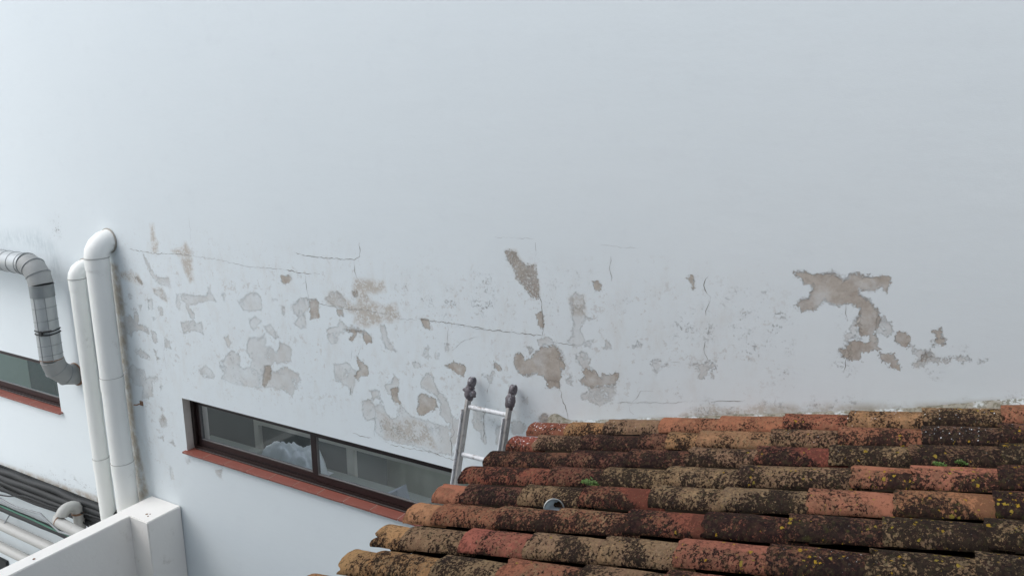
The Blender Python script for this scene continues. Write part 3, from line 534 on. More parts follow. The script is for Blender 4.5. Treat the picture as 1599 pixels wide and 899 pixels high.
M_curtain = simple('olive_curtain', (.60, .61, .50), .95, var=.25, vscale=2.2)
M_boxblue = simple('slate_blue_card', (.42, .46, .54), .8)
M_cupboard = simple('cupboard_paint', (.115, .135, .13), .7, var=.15, vscale=3)
M_teal = simple('dark_teal_panel', (.03, .09, .08), .6)

M_shade_building = simple('grey_render', (.40, .435, .45), .9, var=.05)
def glass_material(name='window_glass', film=.05, tint=(.945, .965, .945)):
    t = NT(name); fr = t.n('ShaderNodeFresnel'); fr.inputs[0].default_value = 1.5
    a = t.n('ShaderNodeBsdfTransparent'); a.inputs[0].default_value = (*tint, 1)
    g = t.n('ShaderNodeBsdfGlossy'); g.inputs['Roughness'].default_value = .02; g.inputs['Color'].default_value = (.9, .95, .95, 1)
    d = t.n('ShaderNodeBsdfDiffuse'); d.inputs[0].default_value = (.5, .53, .53, 1)      # pale film that puts the pane's haze into its colour
    co = t.coord(); nz = t.math('MULTIPLY', t.noise(co, 3, 5, .6), film)
    m0 = t.n('ShaderNodeMixShader'); t.l(nz, m0.inputs[0]); t.l(a.outputs[0], m0.inputs[1]); t.l(d.outputs[0], m0.inputs[2])
    m1 = t.n('ShaderNodeMixShader'); t.l(t.math('MULTIPLY', fr.outputs[0], 1.25, clamp=True), m1.inputs[0]); t.l(m0.outputs[0], m1.inputs[1]); t.l(g.outputs[0], m1.inputs[2])
    t.l(m1.outputs[0], t.out.inputs[0]); return t.m
M_glass = glass_material(); M_glass_hazy = glass_material('hazy_window_glass', .34); M_glass_teal = glass_material('teal_window_glass', .06, (.70, .93, .90))

def duct_material():
    t = NT('taped_grey_duct'); co = t.coord(); 
    c = t.mix(t.noise(co, 6, 4, .6), (.36, .385, .39), (.47, .495, .50))
    c = t.mix(t.math('MULTIPLY', t.step(t.noise(t.coord((1, 1, .25)), 14, 6, .7), .55, .75), .5), c, (.24, .23, .20))
    t.bsdf(c, .42, .25, .5, t.bump(t.noise(co, 20, 4, .6), 1, .004)); return t.m
M_duct = duct_material()
M_duct_seam = simple('duct_seam', (.24, .26, .265), .5, .2)
M_duct_elbow = simple('duct_elbow_sheet', (.31, .32, .315), .6, .05, var=.12, vscale=9, dirt=(.27, .24, .20), dirt_amt=.12, dscale=10, bump=.001, bscale=20)

# ------------------------------------------------------------------ ground
g = MB(); g.add([(-60, -60, GROUND), (60, -60, GROUND), (60, 60, GROUND), (-60, 60, GROUND)], [(0, 1, 2, 3)])
tagt(g.build('ground', M_concrete), 'grey concrete courtyard floor below the wall', kind='structure')

# unseen buildings added round the courtyard to shade its right side and its depth
nb = thing('added_shade_building', 'unseen plain building added on the camera side to shade the courtyard', 'building', (3, -6, GROUND))
q = MB(); q.box(-9.8, 10, -12, -6.0, GROUND, 4.2); q.build('wall', M_shade_building, nb)
nb = thing('added_shade_building', 'unseen plain building added beyond the tiled roof to shade the courtyard', 'building', (6, -3, GROUND))
q = MB(); q.box(6.0, 12, -6.0, -.02, GROUND, 2.8); q.build('wall', M_shade_building, nb)

# ------------------------------------------------------------------ the white building
house = thing('white_building', 'tall white rendered building with peeling paint, cracks and long low brown windows', 'building', (-2, 0, GROUND))
WIN_A = (-5.464, -2.42, -2.854, -2.368)      # the long window beside the tiled roof: x0, x1, z0, z1
WIN_B = (-11.2, -7.30, -2.854, -2.368)       # the window beside the ducts
ROOM_SKY = None

def fill_wall():
    x0, x1, z0, z1 = -16.0, 9.0, GROUND - .2, 6.5
    fx = (-9.0, .55); fz = (-4.0, -.70)
    def lines(a, b, f0, f1, fine, snaps, coarse):
        L = list(np.arange(a, f0, coarse)) + list(np.arange(f0, f1, fine)) + list(np.arange(f1, b, coarse)) + [b]
        L = np.array(L)
        for s_ in snaps:
            i = int(np.argmin(abs(L - s_))); L[i] = s_
        return np.unique(np.round(L, 5))
    xs = lines(x0, x1, fx[0], fx[1], .0095, (WIN_A[0], WIN_A[1], WIN_B[0], WIN_B[1]), .5)
    zs = lines(z0, z1, fz[0], fz[1], .0095, (WIN_A[2], WIN_A[3]), .5)
    X, Z = np.meshgrid(xs, zs, indexing='ij'); nx, nz = X.shape
    A = {k: np.full(X.shape, -.06, np.float32) for k in ('g', 't')}
    A.update({k: np.zeros(X.shape, np.float32) for k in ('s', 'k', 'w', 'v', 'f')})
    for ch, poly in WALL_PATCHES:
        P = np.array(poly); m = .08
        i0, i1 = np.searchsorted(xs, (P[:, 0].min() - m, P[:, 0].max() + m)); j0, j1 = np.searchsorted(zs, (P[:, 1].min() - m, P[:, 1].max() + m))
        gx = X[i0:i1, j0:j1]; gz = Z[i0:i1, j0:j1]
        if gx.size == 0: continue
        dmin = np.full(gx.shape, 9.); ins = np.zeros(gx.shape, bool); n = len(P)
        for a in range(n):
            p, q = P[a], P[(a + 1) % n]; e = q - p; L2 = max(e @ e, 1e-12)
            tt = np.clip(((gx - p[0]) * e[0] + (gz - p[1]) * e[1]) / L2, 0, 1)
            dmin = np.minimum(dmin, np.hypot(gx - p[0] - tt * e[0], gz - p[1] - tt * e[1]))
            c1 = (p[1] > gz) != (q[1] > gz); dz = q[1] - p[1]
            if abs(dz) > 1e-12: ins ^= c1 & (gx < p[0] + (gz - p[1]) * e[0] / dz)
        sd_ = np.where(ins, dmin, -dmin)
        if ch in 'gt': A[ch][i0:i1, j0:j1] = np.maximum(A[ch][i0:i1, j0:j1], np.clip(sd_, -.06, .06))
        else:
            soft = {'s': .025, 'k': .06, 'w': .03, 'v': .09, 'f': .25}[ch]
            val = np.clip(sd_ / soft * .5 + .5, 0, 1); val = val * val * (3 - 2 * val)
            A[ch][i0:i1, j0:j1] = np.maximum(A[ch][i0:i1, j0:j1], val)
    # vertices: the face of the wall, very slightly out of true
    Y = np.zeros(X.shape)
    for w in (WIN_A, WIN_B): pass
    vid = np.arange(nx * nz).reshape(nx, nz)
    cx_ = (xs[:-1] + xs[1:]) / 2; cz_ = (zs[:-1] + zs[1:]) / 2
    keep = np.ones((nx - 1, nz - 1), bool)
    for w in (WIN_A, WIN_B): keep &= ~(((cx_ > w[0]) & (cx_ < w[1]))[:, None] & ((cz_ > w[2]) & (cz_ < w[3]))[None, :])
    q = np.stack([vid[:-1, :-1], vid[1:, :-1], vid[1:, 1:], vid[:-1, 1:]], -1)[keep]
    V = np.stack([X.ravel(), Y.ravel(), Z.ravel()], 1)
    used = np.unique(q); remap = np.full(nx * nz, -1); remap[used] = np.arange(len(used)); q = remap[q]; V = V[used]
    vals = {k: A[k].ravel()[used] for k in A}
    # reveals, and the roof and end faces of the block
    ev, ef, emi = [], [], []
    def quad(a, b, c, d, mi):
        base = len(V) + len(ev); ev.extend([a, b, c, d]); ef.append((base, base + 1, base + 2, base + 3)); emi.append(mi)
    D = .24
    for w in (WIN_A, WIN_B):
        a, b, c, d = w
        quad((a, 0, c), (a, D, c), (a, D, d), (a, 0, d), 1); quad((b, 0, d), (b, D, d), (b, D, c), (b, 0, c), 1)
        quad((a, 0, d), (a, D, d), (b, D, d), (b, 0, d), 0); quad((a, 0, c), (b, 0, c), (b, D, c), (a, D, c), 1)
    quad((x0, 0, z1), (x1, 0, z1), (x1, D, z1), (x0, D, z1), 0); quad((x0, 0, z0), (x0, 0, z1), (x0, D, z1), (x0, D, z0), 0); quad((x1, 0, z0), (x1, D, z0), (x1, D, z1), (x1, 0, z1), 0)
    nV = len(V); allV = np.vstack([V, np.array(ev)]) - np.array(wloc(house))
    allF = np.vstack([q, np.array(ef)])
    me = bpy.data.meshes.new('wall'); me.vertices.add(len(allV)); me.vertices.foreach_set('co', allV.astype(np.float32).ravel())
    me.loops.add(allF.size); me.loops.foreach_set('vertex_index', allF.astype(np.int32).ravel())
    me.polygons.add(len(allF)); me.polygons.foreach_set('loop_start', np.arange(0, allF.size, 4, dtype=np.int32))
    me.polygons.foreach_set('loop_total', np.full(len(allF), 4, np.int32))
    mi = np.zeros(len(allF), np.int32); mi[len(q):] = emi; me.polygons.foreach_set('material_index', mi)
    me.update(calc_edges=True); me.validate()
    for k, nm in dict(g='peel_grey', t='peel_tan', s='speck', k='mould', w='warm', v='blue_smear', f='flakes').items():
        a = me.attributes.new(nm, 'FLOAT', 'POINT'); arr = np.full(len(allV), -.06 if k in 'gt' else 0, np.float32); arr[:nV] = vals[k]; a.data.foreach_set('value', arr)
    me.materials.append(M_wall); me.materials.append(M_reveal)
    o = bpy.data.objects.new('wall', me); COL.objects.link(o); o.parent = house
    return o
wall = fill_wall()
wall['label'] = 'white rendered wall with peeled grey and tan plaster patches'
# back skin of the wall, cut round the windows so that no light leaks
bk = MB(); X0, X1, Z0_, Z1_ = -16, 9, GROUND, 6.5
for a, b, c, d in ((X0, X1, WIN_A[3], Z1_), (X0, X1, Z0_, WIN_A[2]), (X0, WIN_B[0], WIN_A[2], WIN_A[3]), (WIN_B[1], WIN_A[0], WIN_A[2], WIN_A[3]), (WIN_A[1], X1, WIN_A[2], WIN_A[3])):
    bk.add([(a, .24, c), (b, .24, c), (b, .24, d), (a, .24, d)], [(0, 3, 2, 1)])
bk.build('wall_lining', M_room, house)

rng = random.Random(3)
for wd, pts in CRACKS:
    m = MB(); P = [Vector((a, 0, b)) for a, b in pts]; Q = [P[0]]
    for a, b in zip(P, P[1:]):
        n = max(1, int((b - a).length / .018))
        for i in range(1, n + 1):
            q = a.lerp(b, i / n); d = (b - a).normalized(); nrm = Vector((-d.z, 0, d.x))
            Q.append(q + nrm * rng.uniform(-.006, .006) * (0 if i == n else 1))
    N = len(Q); vs = []
    for i, q in enumerate(Q):
        d = (Q[min(i + 1, N - 1)] - Q[max(i - 1, 0)]).normalized(); nrm = Vector((-d.z, 0, d.x))
        e = min(1, .25 + min(i, N - 1 - i) * .35); w = wd * .00125 * e * rng.uniform(.25, 1.7)
        vs += [q + nrm * w + Vector((0, -.0009, 0)), q - nrm * w + Vector((0, -.0009, 0))]
    m.add(vs, [(2 * i, 2 * i + 1, 2 * i + 3, 2 * i + 2) for i in range(N - 1)])
    m.build('crack', M_crack if wd > .9 else M_hair, wall)

def window(w, splits, label, panes):
    x0, x1, z0, z1 = w; yf = .072
    f = MB()       # outer frame
    def ring(m, a, b, c, d, y0, y1, t, tb=None):
        tb = tb or t
        m.box(a, b, y0, y1, c, c + tb); m.box(a, b, y0, y1, d - t, d)
        m.box(a, a + t, y0, y1, c + tb, d - t); m.box(b - t, b, y0, y1, c + tb, d - t)
    ring(f, x0 + .002, x1 - .002, z0 + .002, z1 - .002, yf, yf + .09, .035, .03)
    f.box(x0 + .037, x1 - .037, yf - .016, yf, z0 + .002, z0 + .016)
    fo = f.build('window', M_frame, house, .002, 1); fo['label'] = label
    xs = [x0 + .037] + splits + [x1 - .037]
    for i in range(len(xs) - 1):
        s = MB(); yy = yf + (.022 if i % 2 == 0 else .008); a, b = xs[i] - (0 if i == 0 else .014), xs[i + 1] + (0 if i == len(xs) - 2 else .014)
        if i % 2: a += .016
        ring(s, a, b, z0 + .034, z1 - .038, yy, yy + .032, .040, .052)
        s.build('sash', M_sash, fo, .002, 1)
        e = MB(); ring(e, a + .040, b - .040, z0 + .086, z1 - .078, yy + .004, yy + .028, .005); e.build('glazing_bead', M_seal, fo)
        p = MB(); p.add([(a + .043, yy + .016, z0 + .089), (b - .043, yy + .016, z0 + .089), (b - .043, yy + .016, z1 - .081), (a + .043, yy + .016, z1 - .081)], [(0, 1, 2, 3)])
        p.build('glass_pane', panes[i], fo)
    return fo
window(WIN_A, [-4.075], 'long window with a white cloth behind its left pane', (M_glass, M_glass_hazy))
window(WIN_B, [-9.1], 'window with teal glass behind the grey duct', (M_glass_teal, M_glass_teal))

def sill(x0, x1, label):
    so = MB(); z = -2.8505; n = int(round((x1 - x0) / .262)); L = (x1 - x0) / n
    so.box(x0 + .002, x1 - .002, -.030, .085, z - .012, z - .0005, 1)
    for i in range(n):
        j = random.uniform(-.0012, .0012)
        so.box(x0 + i * L + (.0024 if i else 0), x0 + (i + 1) * L - .0024, -.036 + j, .070, z - .016, z + .001 + j)
    o = so.build('window_sill', [M_sill, M_grout], house); o['label'] = label
    bv = o.modifiers.new('soft_edges', 'BEVEL'); bv.width = .002; bv.segments = 1
sill(-5.488, -2.40, 'red tiled sill under the long window')
sill(-11.25, -7.272, 'red tiled sill under the window by the ducts')

# the room behind the glass: floor, back wall, ends and a ceiling opened up to brighten the interior
rm = MB()
def room(x0, x1, y1, zf, zc):
    rm.add([(x0, .24, zf), (x1, .24, zf), (x1, y1, zf), (x0, y1, zf)], [(0, 1, 2, 3)], mi=1)
    rm.add([(x0, y1, zf), (x1, y1, zf), (x1, y1, zc), (x0, y1, zc)], [(0, 1, 2, 3)])
    rm.add([(x0, .24, zf), (x0, y1, zf), (x0, y1, zc), (x0, .24, zc)], [(0, 1, 2, 3)]); rm.add([(x1, .24, zf), (x1, .24, zc), (x1, y1, zc), (x1, y1, zf)], [(0, 1, 2, 3)])
    ya, yb = .26, 3.1; xa, xb = x0 + .1, x1 - .1
    for a, b, c, d in ((x0, x1, .24, ya), (x0, x1, yb, y1), (x0, xa, ya, yb), (xb, x1, ya, yb)): rm.add([(a, c, zc), (a, d, zc), (b, d, zc), (b, c, zc)], [(0, 1, 2, 3)])
room(-12.2, -6.9, 3.2, -4.4, -1.9); room(-6.88, -.8, 3.2, -4.4, -1.9)
rm.build('room', [M_room, M_roomfloor], house)
pt = MB()
for a, b, c, d, e, f_ in ((-5.33, -1.2, .62, .66, -2.80, -2.735), (-5.33, -5.27, .62, .66, -4.39, -2.802), (-4.22, -4.14, .62, .66, -4.39, -2.802), (-2.9, -2.84, .62, .66, -4.39, -2.802)): pt.box(a, b, c, d, e, f_)
pt.build('room_divider', M_wood, house)
tb = MB(); tb.box(-5.9, -3.3, .255, .60, -3.06, -3.03); tb.build('window_bench', M_roomfloor, house)

cl = MB(); n1, n2 = 46, 26; vs = []
for i in range(n1):
    for j in range(n2):
        u, v = i / (n1 - 1), j / (n2 - 1); x = -4.98 + u * .66; y = .29 + v * .27
        e = max(0, 1 - ((2 * u - 1) ** 4 + (2 * v - 1) ** 4)) ** .5
        p = Vector((x * 6, y * 9, 1.3)); h = (.17 + .08 * mnoise.noise(p) + .06 * (1 - abs(mnoise.noise(p * 2.3)) * 2) + .02 * mnoise.noise(p * 5)) * e
        vs.append((x + .03 * mnoise.noise(p * 1.7), y, -3.027 + max(0, h) * 1.05))
cl.add(vs, [(i * n2 + j, (i + 1) * n2 + j, (i + 1) * n2 + j + 1, i * n2 + j + 1) for i in range(n1 - 1) for j in range(n2 - 1)], True)
tagt(cl.build('cloth', M_cloth), 'crumpled pale blue cloth heaped inside the left pane of the long window', 'cloth')

cu = MB(); n = 80; vs = []
for i in range(n):
    x = -4.9 + 1.9 * i / (n - 1); y = 1.25 + .030 * mnoise.noise(Vector((i * .21, 0, 0))) + .012 * mnoise.noise(Vector((i * .55, 4, 0)))
    vs += [(x, y, -4.35), (x, y, -2.2)]
cu.add(vs, [(2 * i, 2 * i + 2, 2 * i + 3, 2 * i + 1) for i in range(n - 1)], True)
tagt(cu.build('curtain', M_curtain), 'olive green curtain hanging inside the right pane of the long window', 'curtain')
bx = MB(); bx.add([(-3.70, .34, -3.029), (-3.46, .34, -3.029), (-3.46, .50, -3.029), (-3.70, .50, -3.029), (-3.48, .36, -2.885), (-3.48, .48, -2.885)], [(0, 3, 2, 1), (0, 1, 4), (1, 2, 5, 4), (2, 3, 5), (3, 0, 4, 5)])
tagt(bx.build('storage_box', M_boxblue, None, .004), 'small sloping grey blue box on the bench inside the right pane', 'box')
tp = MB(); tp.box(-8.95, -8.45, .60, .66, -4.39, -2.5)  # added panel standing in for a dark square reflection in the pane
tagt(tp.build('reflection_panel', M_teal, None, .01), 'dark teal locker seen through the window behind the grey duct', 'reflection_panel')

cb = MB(); cb.box(-6.80, -4.25, .72, 1.20, -4.39, -2.35)
tagt(cb.build('cupboard', M_cupboard, None, .01), 'dark grey green cupboard standing behind the left pane of the long window', 'cupboard')

# ------------------------------------------------------------------ the tiled roof
ca, sa = math.cos(ROOF_ANGLE), math.sin(ROOF_ANGLE)
def roofpt(u, y, w):      # u = distance up the slope, w = height above the plane of the tiles' crests
    return Vector((ROOF_X0 + u * ca - w * sa, y, ROOF_Z0 + u * sa + w * ca))
def x2u(x): return (x - ROOF_X0) / ca
roof = thing('tiled_roof_building', 'low building with an old lichen covered clay tile roof sloping against the white wall', 'building', (1.5, -1.6, GROUND))
body = MB()
e0 = roofpt(x2u(-1.93), 0, -.20); e1 = roofpt(x2u(4.5), 0, -.20)
yb, yf_ = -.012, -3.02
body.add([(e0.x, yf_, GROUND), (e1.x, yf_, GROUND), (e1.x, yb, GROUND), (e0.x, yb, GROUND), (e0.x, yf_, e0.z), (e1.x, yf_, e1.z), (e1.x, yb, e1.z), (e0.x, yb, e0.z)],
         [(0, 3, 2, 1), (4, 5, 6, 7), (0, 1, 5, 4), (1, 2, 6, 5), (2, 3, 7, 6), (3, 0, 4, 7)])
body.build('wall', M_white, roof)
bd = MB()      # bedding board carried past the wall as the eave
a0 = roofpt(x2u(-2.08), 0, -.195); a1 = roofpt(x2u(4.45), 0, -.195); b0 = roofpt(x2u(-2.08), 0, -.165); b1 = roofpt(x2u(4.45), 0, -.165)
vs = [(p.x, y, p.z) for y in (yf_ - .04, -.006) for p in (a0, a1, b1, b0)]
bd.add(vs, [(0, 3, 2, 1), (4, 5, 6, 7), (0, 1, 5, 4), (1, 2, 6, 5), (2, 3, 7, 6), (3, 0, 4, 7)])
bd.build('roof_board', M_board, roof)

TINT = dict(R=(.32, .105, .068), O=(.47, .205, .115), Y=(.56, .31, .145), C=(.42, .27, .16), M=(.20, .072, .052), P=(.44, .16, .10), B=(.23, .13, .085), G=(.30, .22, .14), D=(.22, .09, .06))
# per tile: tint, dark, cream, yellow, clean mode (n none, t upper side, e upslope end, f almost all, l downslope end), paint splashes
SPEC = [
 ['R.2.2.0.f3', 'Y.45.5.0.n1', 'C.5.5.0.n1', 'O.35.35.0.l0', 'O.2.3.0.n0', 'P.42.2.0.n0', 'Y.5.5.1.n2', 'C.7.4.1.n2', 'O.45.5.3.n0', 'O.7.3.8.n0'],
 ['R.3.1.0.f3', 'C.65.5.0.n0', 'M.85.3.0.n0', 'D.8.3.0.n0', 'Y.45.6.0.n0', 'Y.4.6.0.n0', 'C.6.6.1.n1', 'P.4.3.1.n0', 'B.85.4.1.n2', 'D.95.2.5.n1', 'C.8.4.7.n0'],
 ['M.78.35.0.n0', 'M.8.35.0.n0', 'D.85.35.0.n0', 'C.75.55.0.n0', 'R.9.2.2.e0', 'G.75.75.3.n0', 'B.7.5.3.n0', 'G.8.6.8.n0'],
 ['R.75.25.0.n0', 'M.75.5.0.n0', 'C.65.65.0.n0', 'C.7.7.1.n0', 'C.72.65.4.n0', 'O.55.3.8.t0', 'O.55.2.9.t0', 'D.9.3.10.n0'],
 ['O.45.2.0.t0', 'M.8.4.0.n0', 'C.55.65.0.n0', 'R.7.5.0.e0', 'G.65.85.0.n0', 'G.7.8.1.n0', 'O.35.2.3.e0', 'O.7.3.10.e0', 'D.85.4.10.n0'],
 ['Y.3.2.0.l0', 'P.6.5.0.n0', 'P.65.6.1.n0', 'P.65.6.1.n0', 'R.85.1.1.e0', 'R.88.2.2.n0', 'D.92.2.7.n0', 'G.75.75.7.n0', 'G.75.75.7.n0'],
 ['Y.45.4.0.f0', 'C.5.65.0.n0', 'P.5.4.0.l0', 'C.6.6.1.n0', 'C.6.75.1.n0', 'P.55.1.3.t0', 'D.95.25.7.n1', 'G.75.8.5.n0', 'G.75.75.5.n0'],
 ['Y.3.3.0.l0', 'Y.55.6.0.n0', 'C.5.6.0.n0', 'P.55.6.1.l0', 'C.6.6.1.n0', 'P.6.5.1.n0', 'G.7.7.3.n0', 'G.8.7.5.n0', 'G.75.75.5.n0'],
 ['Y.35.4.0.n0', 'C.5.6.0.n0', 'C.55.6.0.n0', 'P.5.5.1.n0', 'C.6.6.1.n0', 'P.6.5.1.n0', 'G.7.7.3.n0', 'D.8.6.5.n0', 'G.75.75.5.n0'],
]
def parse(s):
    a = s.split('.'); f = lambda q: float('.' + q) if q != '10' else 1.0
    return TINT[a[0]], f(a[1]), f(a[2]), (1.0 if a[3] == '10' else float('.' + a[3]) if a[3] != '0' else 0), a[4][0], float(a[4][1]) / 5

def rightward(p, x):      # dark and yellow lichen values rise towards the right end
    k = max(0, min(1, (x + 1.0) / 1.1)); return (p[0], min(1, p[1] + .15 * k), p[2], min(1, p[3] + .15 * k), p[4], p[5])

class TileMesh:
    def __init__(s): s.v = []; s.f = []; s.sm = []; s.tint = []; s.li = []; s.seed = []
    def sheet(s, P, nu, nv, flip, A, smooth=True):
        b = len(s.v); s.v += P
        for t, l, sd in A: s.tint.append(t); s.li.append(l); s.seed.append(sd)
        for i in range(nu - 1):
            for j in range(nv - 1):
                q = (b + i * nv + j, b + (i + 1) * nv + j, b + (i + 1) * nv + j + 1, b + i * nv + j + 1)
                s.f.append(q[::-1] if flip else q); s.sm.append(smooth)
    def tile(s, u0, u1, y, spec, r, nu=22, nv=25):
        tint, dk, cr, ye, mode, sp = spec; sd = r.uniform(0, 60)
        tint = tuple(k * r.uniform(.93, 1.07) for k in tint); gy = sum(tint) / 3; tint = tuple((k * .95 + gy * .05) * .82 for k in tint)
        ov = .075; L = u1 + ov - u0; yaw = r.uniform(-.012, .012); roll = r.uniform(-.05, .05); lift = r.uniform(-.003, .004); TH = .013
        wob = [r.uniform(-.004, .004) for _ in range(4)]
        rows_ = {}; ND = r.uniform(.008, .026) if r.random() < .35 else 0; NT_ = r.uniform(.35, .95); NW = r.uniform(.03, .09)
        for side in (0, 1):
            P, A = [], []
            for i in range(nu):
                tu = i / (nu - 1)
                for j in range(nv):
                    tv = j / (nv - 1); an = PI * (1.03 * tv - .015) + roll
                    hw = (.090 - .009 * tu) - side * TH; hh = (.047 - .005 * tu) - side * TH
                    q = Vector((u0 * 5 + tu * 3 + sd, math.cos(an) * 2, math.sin(an) * 2))
                    notch = -ND * math.exp(-((tv - NT_) / NW) ** 2) * -1
                    edge = notch * (1 - tu) ** 6 + (mnoise.noise(Vector((tv * 7 + sd, sd, 0))) * .006 + mnoise.noise(Vector((tv * 25 + sd, sd, 4))) * .002 + wob[0] * math.cos(an)) * (1 - tu) ** 3
                    nz = mnoise.noise(q) * .003 + mnoise.noise(q * 3.1) * .0012
                    u = u0 + L * tu + edge
                    yy = y + math.cos(an) * (hw + nz) + yaw * (u - u0)
                    w = -.030 + math.sin(an) * (hh + nz) + lift + .017 * (1 - tu) - .003
                    P.append(tuple(roofpt(u, yy, w)))
                    # cos(an) = +1 faces the wall, -1 faces the courtyard
                    low = max(0, -math.cos(an)); top = math.sin(an)
                    if mode == 't': c_ = .5 + (math.cos(an) + .25) * 1.4 - abs(tu - .55) * .7
                    elif mode == 'e': c_ = .5 + (tu - .42) * 3.2 - low * .9
                    elif mode == 'f': c_ = .85 - low * .5 - abs(tu - .4) * .5
                    elif mode == 'l': c_ = .5 + (.26 - tu) * 3.0 - low * .25
                    else: c_ = 0
                    A.append(((*tint, sp * max(0, top)), (min(1, dk * .62 + .29 + .10 * low), cr, ye, c_), sd))
            s.sheet(P, nu, nv, side == 0, A); rows_[side] = (P, A)
        (P0, A0), (P1, A1) = rows_[0], rows_[1]
        idx = [j for j in range(nv)]
        E0 = [P0[j] for j in idx] + [P1[j] for j in idx]; s.sheet(E0, 2, nv, False, [A0[j] for j in idx] + [A1[j] for j in idx], False)
        for j in (0, nv - 1):
            Q = [P0[i * nv + j] for i in range(nu)] + [P1[i * nv + j] for i in range(nu)]
            s.sheet(Q, 2, nu, j == 0, [A0[i * nv + j] for i in range(nu)] + [A1[i * nv + j] for i in range(nu)], False)
    def build(s, name, parent):
        b = wloc(parent); me = bpy.data.meshes.new(name)
        me.from_pydata([(v[0] - b.x, v[1] - b.y, v[2] - b.z) for v in s.v], [], s.f); me.polygons.foreach_set('use_smooth', s.sm)
        a = me.attributes.new('tint', 'FLOAT_COLOR', 'POINT'); a.data.foreach_set('color', np.array(s.tint, np.float32).ravel())
        a = me.attributes.new('lichen', 'FLOAT_COLOR', 'POINT'); a.data.foreach_set('color', np.array(s.li, np.float32).ravel())
        a = me.attributes.new('seed', 'FLOAT', 'POINT'); a.data.foreach_set('value', np.array(s.seed, np.float32))
        me.materials.append(M_tile); me.update(); o = bpy.data.objects.new(name, me); COL.objects.link(o); o.parent = parent; return o

rt = random.Random(11)
all_rows = list(TILE_ROWS)
y = TILE_ROWS[-1][0]
for k in range(4):
    y -= .23; all_rows.append((round(y, 3), [-2.13 + rt.uniform(-.02, .02) + i * .318 for i in range(8)]))
for ri, (y, xs) in enumerate(all_rows):
    tm = TileMesh(); xs = list(xs)
    while xs[-1] < 4.3: xs.append(xs[-1] + .318 + rt.uniform(-.02, .02))
    for i in range(len(xs) - 1):
        sp = SPEC[ri][i] if ri < len(SPEC) and i < len(SPEC[ri]) else rt.choice(['G.8.7.5.n0', 'C.75.6.5.n0', 'D.85.4.7.n0', 'O.6.4.7.t0', 'G.8.7.4.n0'] if i > 5 else ['C.55.6.1.n0', 'P.6.5.1.n0', 'Y.45.5.0.n0'])
        tm.tile(x2u(xs[i]), x2u(xs[i + 1]), y + rt.uniform(-.004, .004), rightward(parse(sp), xs[i]), rt, 22 if xs[i] < .7 else 10, 25 if xs[i] < .7 else 15)
    tm.build('tile_course', roof)
# channel tiles between the covers, laid hollow side up
for ri in range(len(all_rows)):
    y = all_rows[ri][0] - .115; pm = MB(); nu, nv = 60, 9
    vs = []
    for i in range(nu):
        u = x2u(-2.11) + (x2u(4.3) - x2u(-2.11)) * i / (nu - 1) + (0 if i else rt.uniform(-.01, .02))
        for j in range(nv):
            an = PI * j / (nv - 1); step_ = ((u / .32) % 1) * .014
            vs.append(roofpt(u, y - math.cos(an) * .095, -.072 - math.sin(an) * .06 - step_ + .008 * mnoise.noise(Vector((u * 9, y * 9, j)))))
    pm.add(vs, [(i * nv + j, (i + 1) * nv + j, (i + 1) * nv + j + 1, i * nv + j + 1) for i in range(nu - 1) for j in range(nv - 1)], True)
    pm.build('channel_tile_course', M_pan, roof)
# mortar fillet closing the roof against the white wall
fm = MB(); nu, nv = 260, 7; vs = []
for i in range(nu):
    u = x2u(-1.98) + (x2u(4.3) - x2u(-1.98)) * i / (nu - 1); x = ROOF_X0 + u * ca
    thick = .003 + .024 * max(0, min(1, (x + .05) / .35)) + .010 * mnoise.noise(Vector((x * 3, 1, 1)))
    lump = .05 * math.exp(-((x + 1.93) / .06) ** 2)
    for j in range(nv):
        t_ = j / (nv - 1); w = (thick + lump) * (1 - t_) ** 1.4 + .004 + .005 * mnoise.noise(Vector((x * 22, t_ * 5, 0))) * (1 - t_ * .3)
        vs.append(roofpt(u, -.002 - t_ * .085, w - .028 * t_))
fm.add(vs, [(i * nv + j, i * nv + j + 1, (i + 1) * nv + j + 1, (i + 1) * nv + j) for i in range(nu - 1) for j in range(nv - 1)], True)
def fillet_material():
    t = NT('painted_mortar'); co = t.coord()
    c = t.mix(t.noise(co, 30, 5, .6), (.34, .32, .27), (.22, .20, .16))
    c = t.mix(t.step(t.noise(t.coord((1, 1, 1)), 7, 5, .6), .47, .60), c, (.50, .53, .53))
    c = t.mix(t.math('MULTIPLY', t.step(t.noise(co, 45, 6, .7), .47, .58), .85), c, (.15, .14, .10))
    t.bsdf(c, .95, 0, .2, t.bump(t.noise(co, 70, 5, .65), 1, .006)); return t.m
fm.build('mortar_fillet', fillet_material(), roof)

# moss clumps in the channels
mm = MB(); rm_ = random.Random(5)
def clump(m, c, r, rr, seg=7):
    vs = [Vector(c) + Vector((0, 0, r * .7))]; fs = []
    for k in range(2):
        for j in range(seg):
            an = 2 * PI * (j + .5 * k) / seg; q = r * (.6 if k == 0 else 1.05) * rr.uniform(.8, 1.2)
            vs.append(Vector(c) + Vector((math.cos(an) * q * 1.5, math.sin(an) * q, (r * .5 if k == 0 else -r * .1) * rr.uniform(.8, 1.2))))
    for j in range(seg):
        a, b = 1 + j, 1 + (j + 1) % seg; c_, d = a + seg, b + seg
        fs += [(0, a, b), (a, c_, b), (b, c_, d)]
    m.add(vs, fs, True)
for ri, (y, xs) in enumerate(all_rows[:10]):
    for k in range(110):
        x = rm_.uniform(-2.05, .6)
        dens = .25 + .5 * max(0, min(1, (x + .6) / 1.0)) + (.6 if x < -1.75 and ri > 3 else 0)
        if rm_.random() > dens: continue
        clump(mm, roofpt(x2u(x), y - .115 + rm_.uniform(-.012, .012), -.075 + rm_.uniform(-.012, .006)), rm_.uniform(.006, .014), rm_)
tagt(mm.build('moss', M_moss), 'olive green moss growing in the gaps between the roof tiles', kind='stuff')

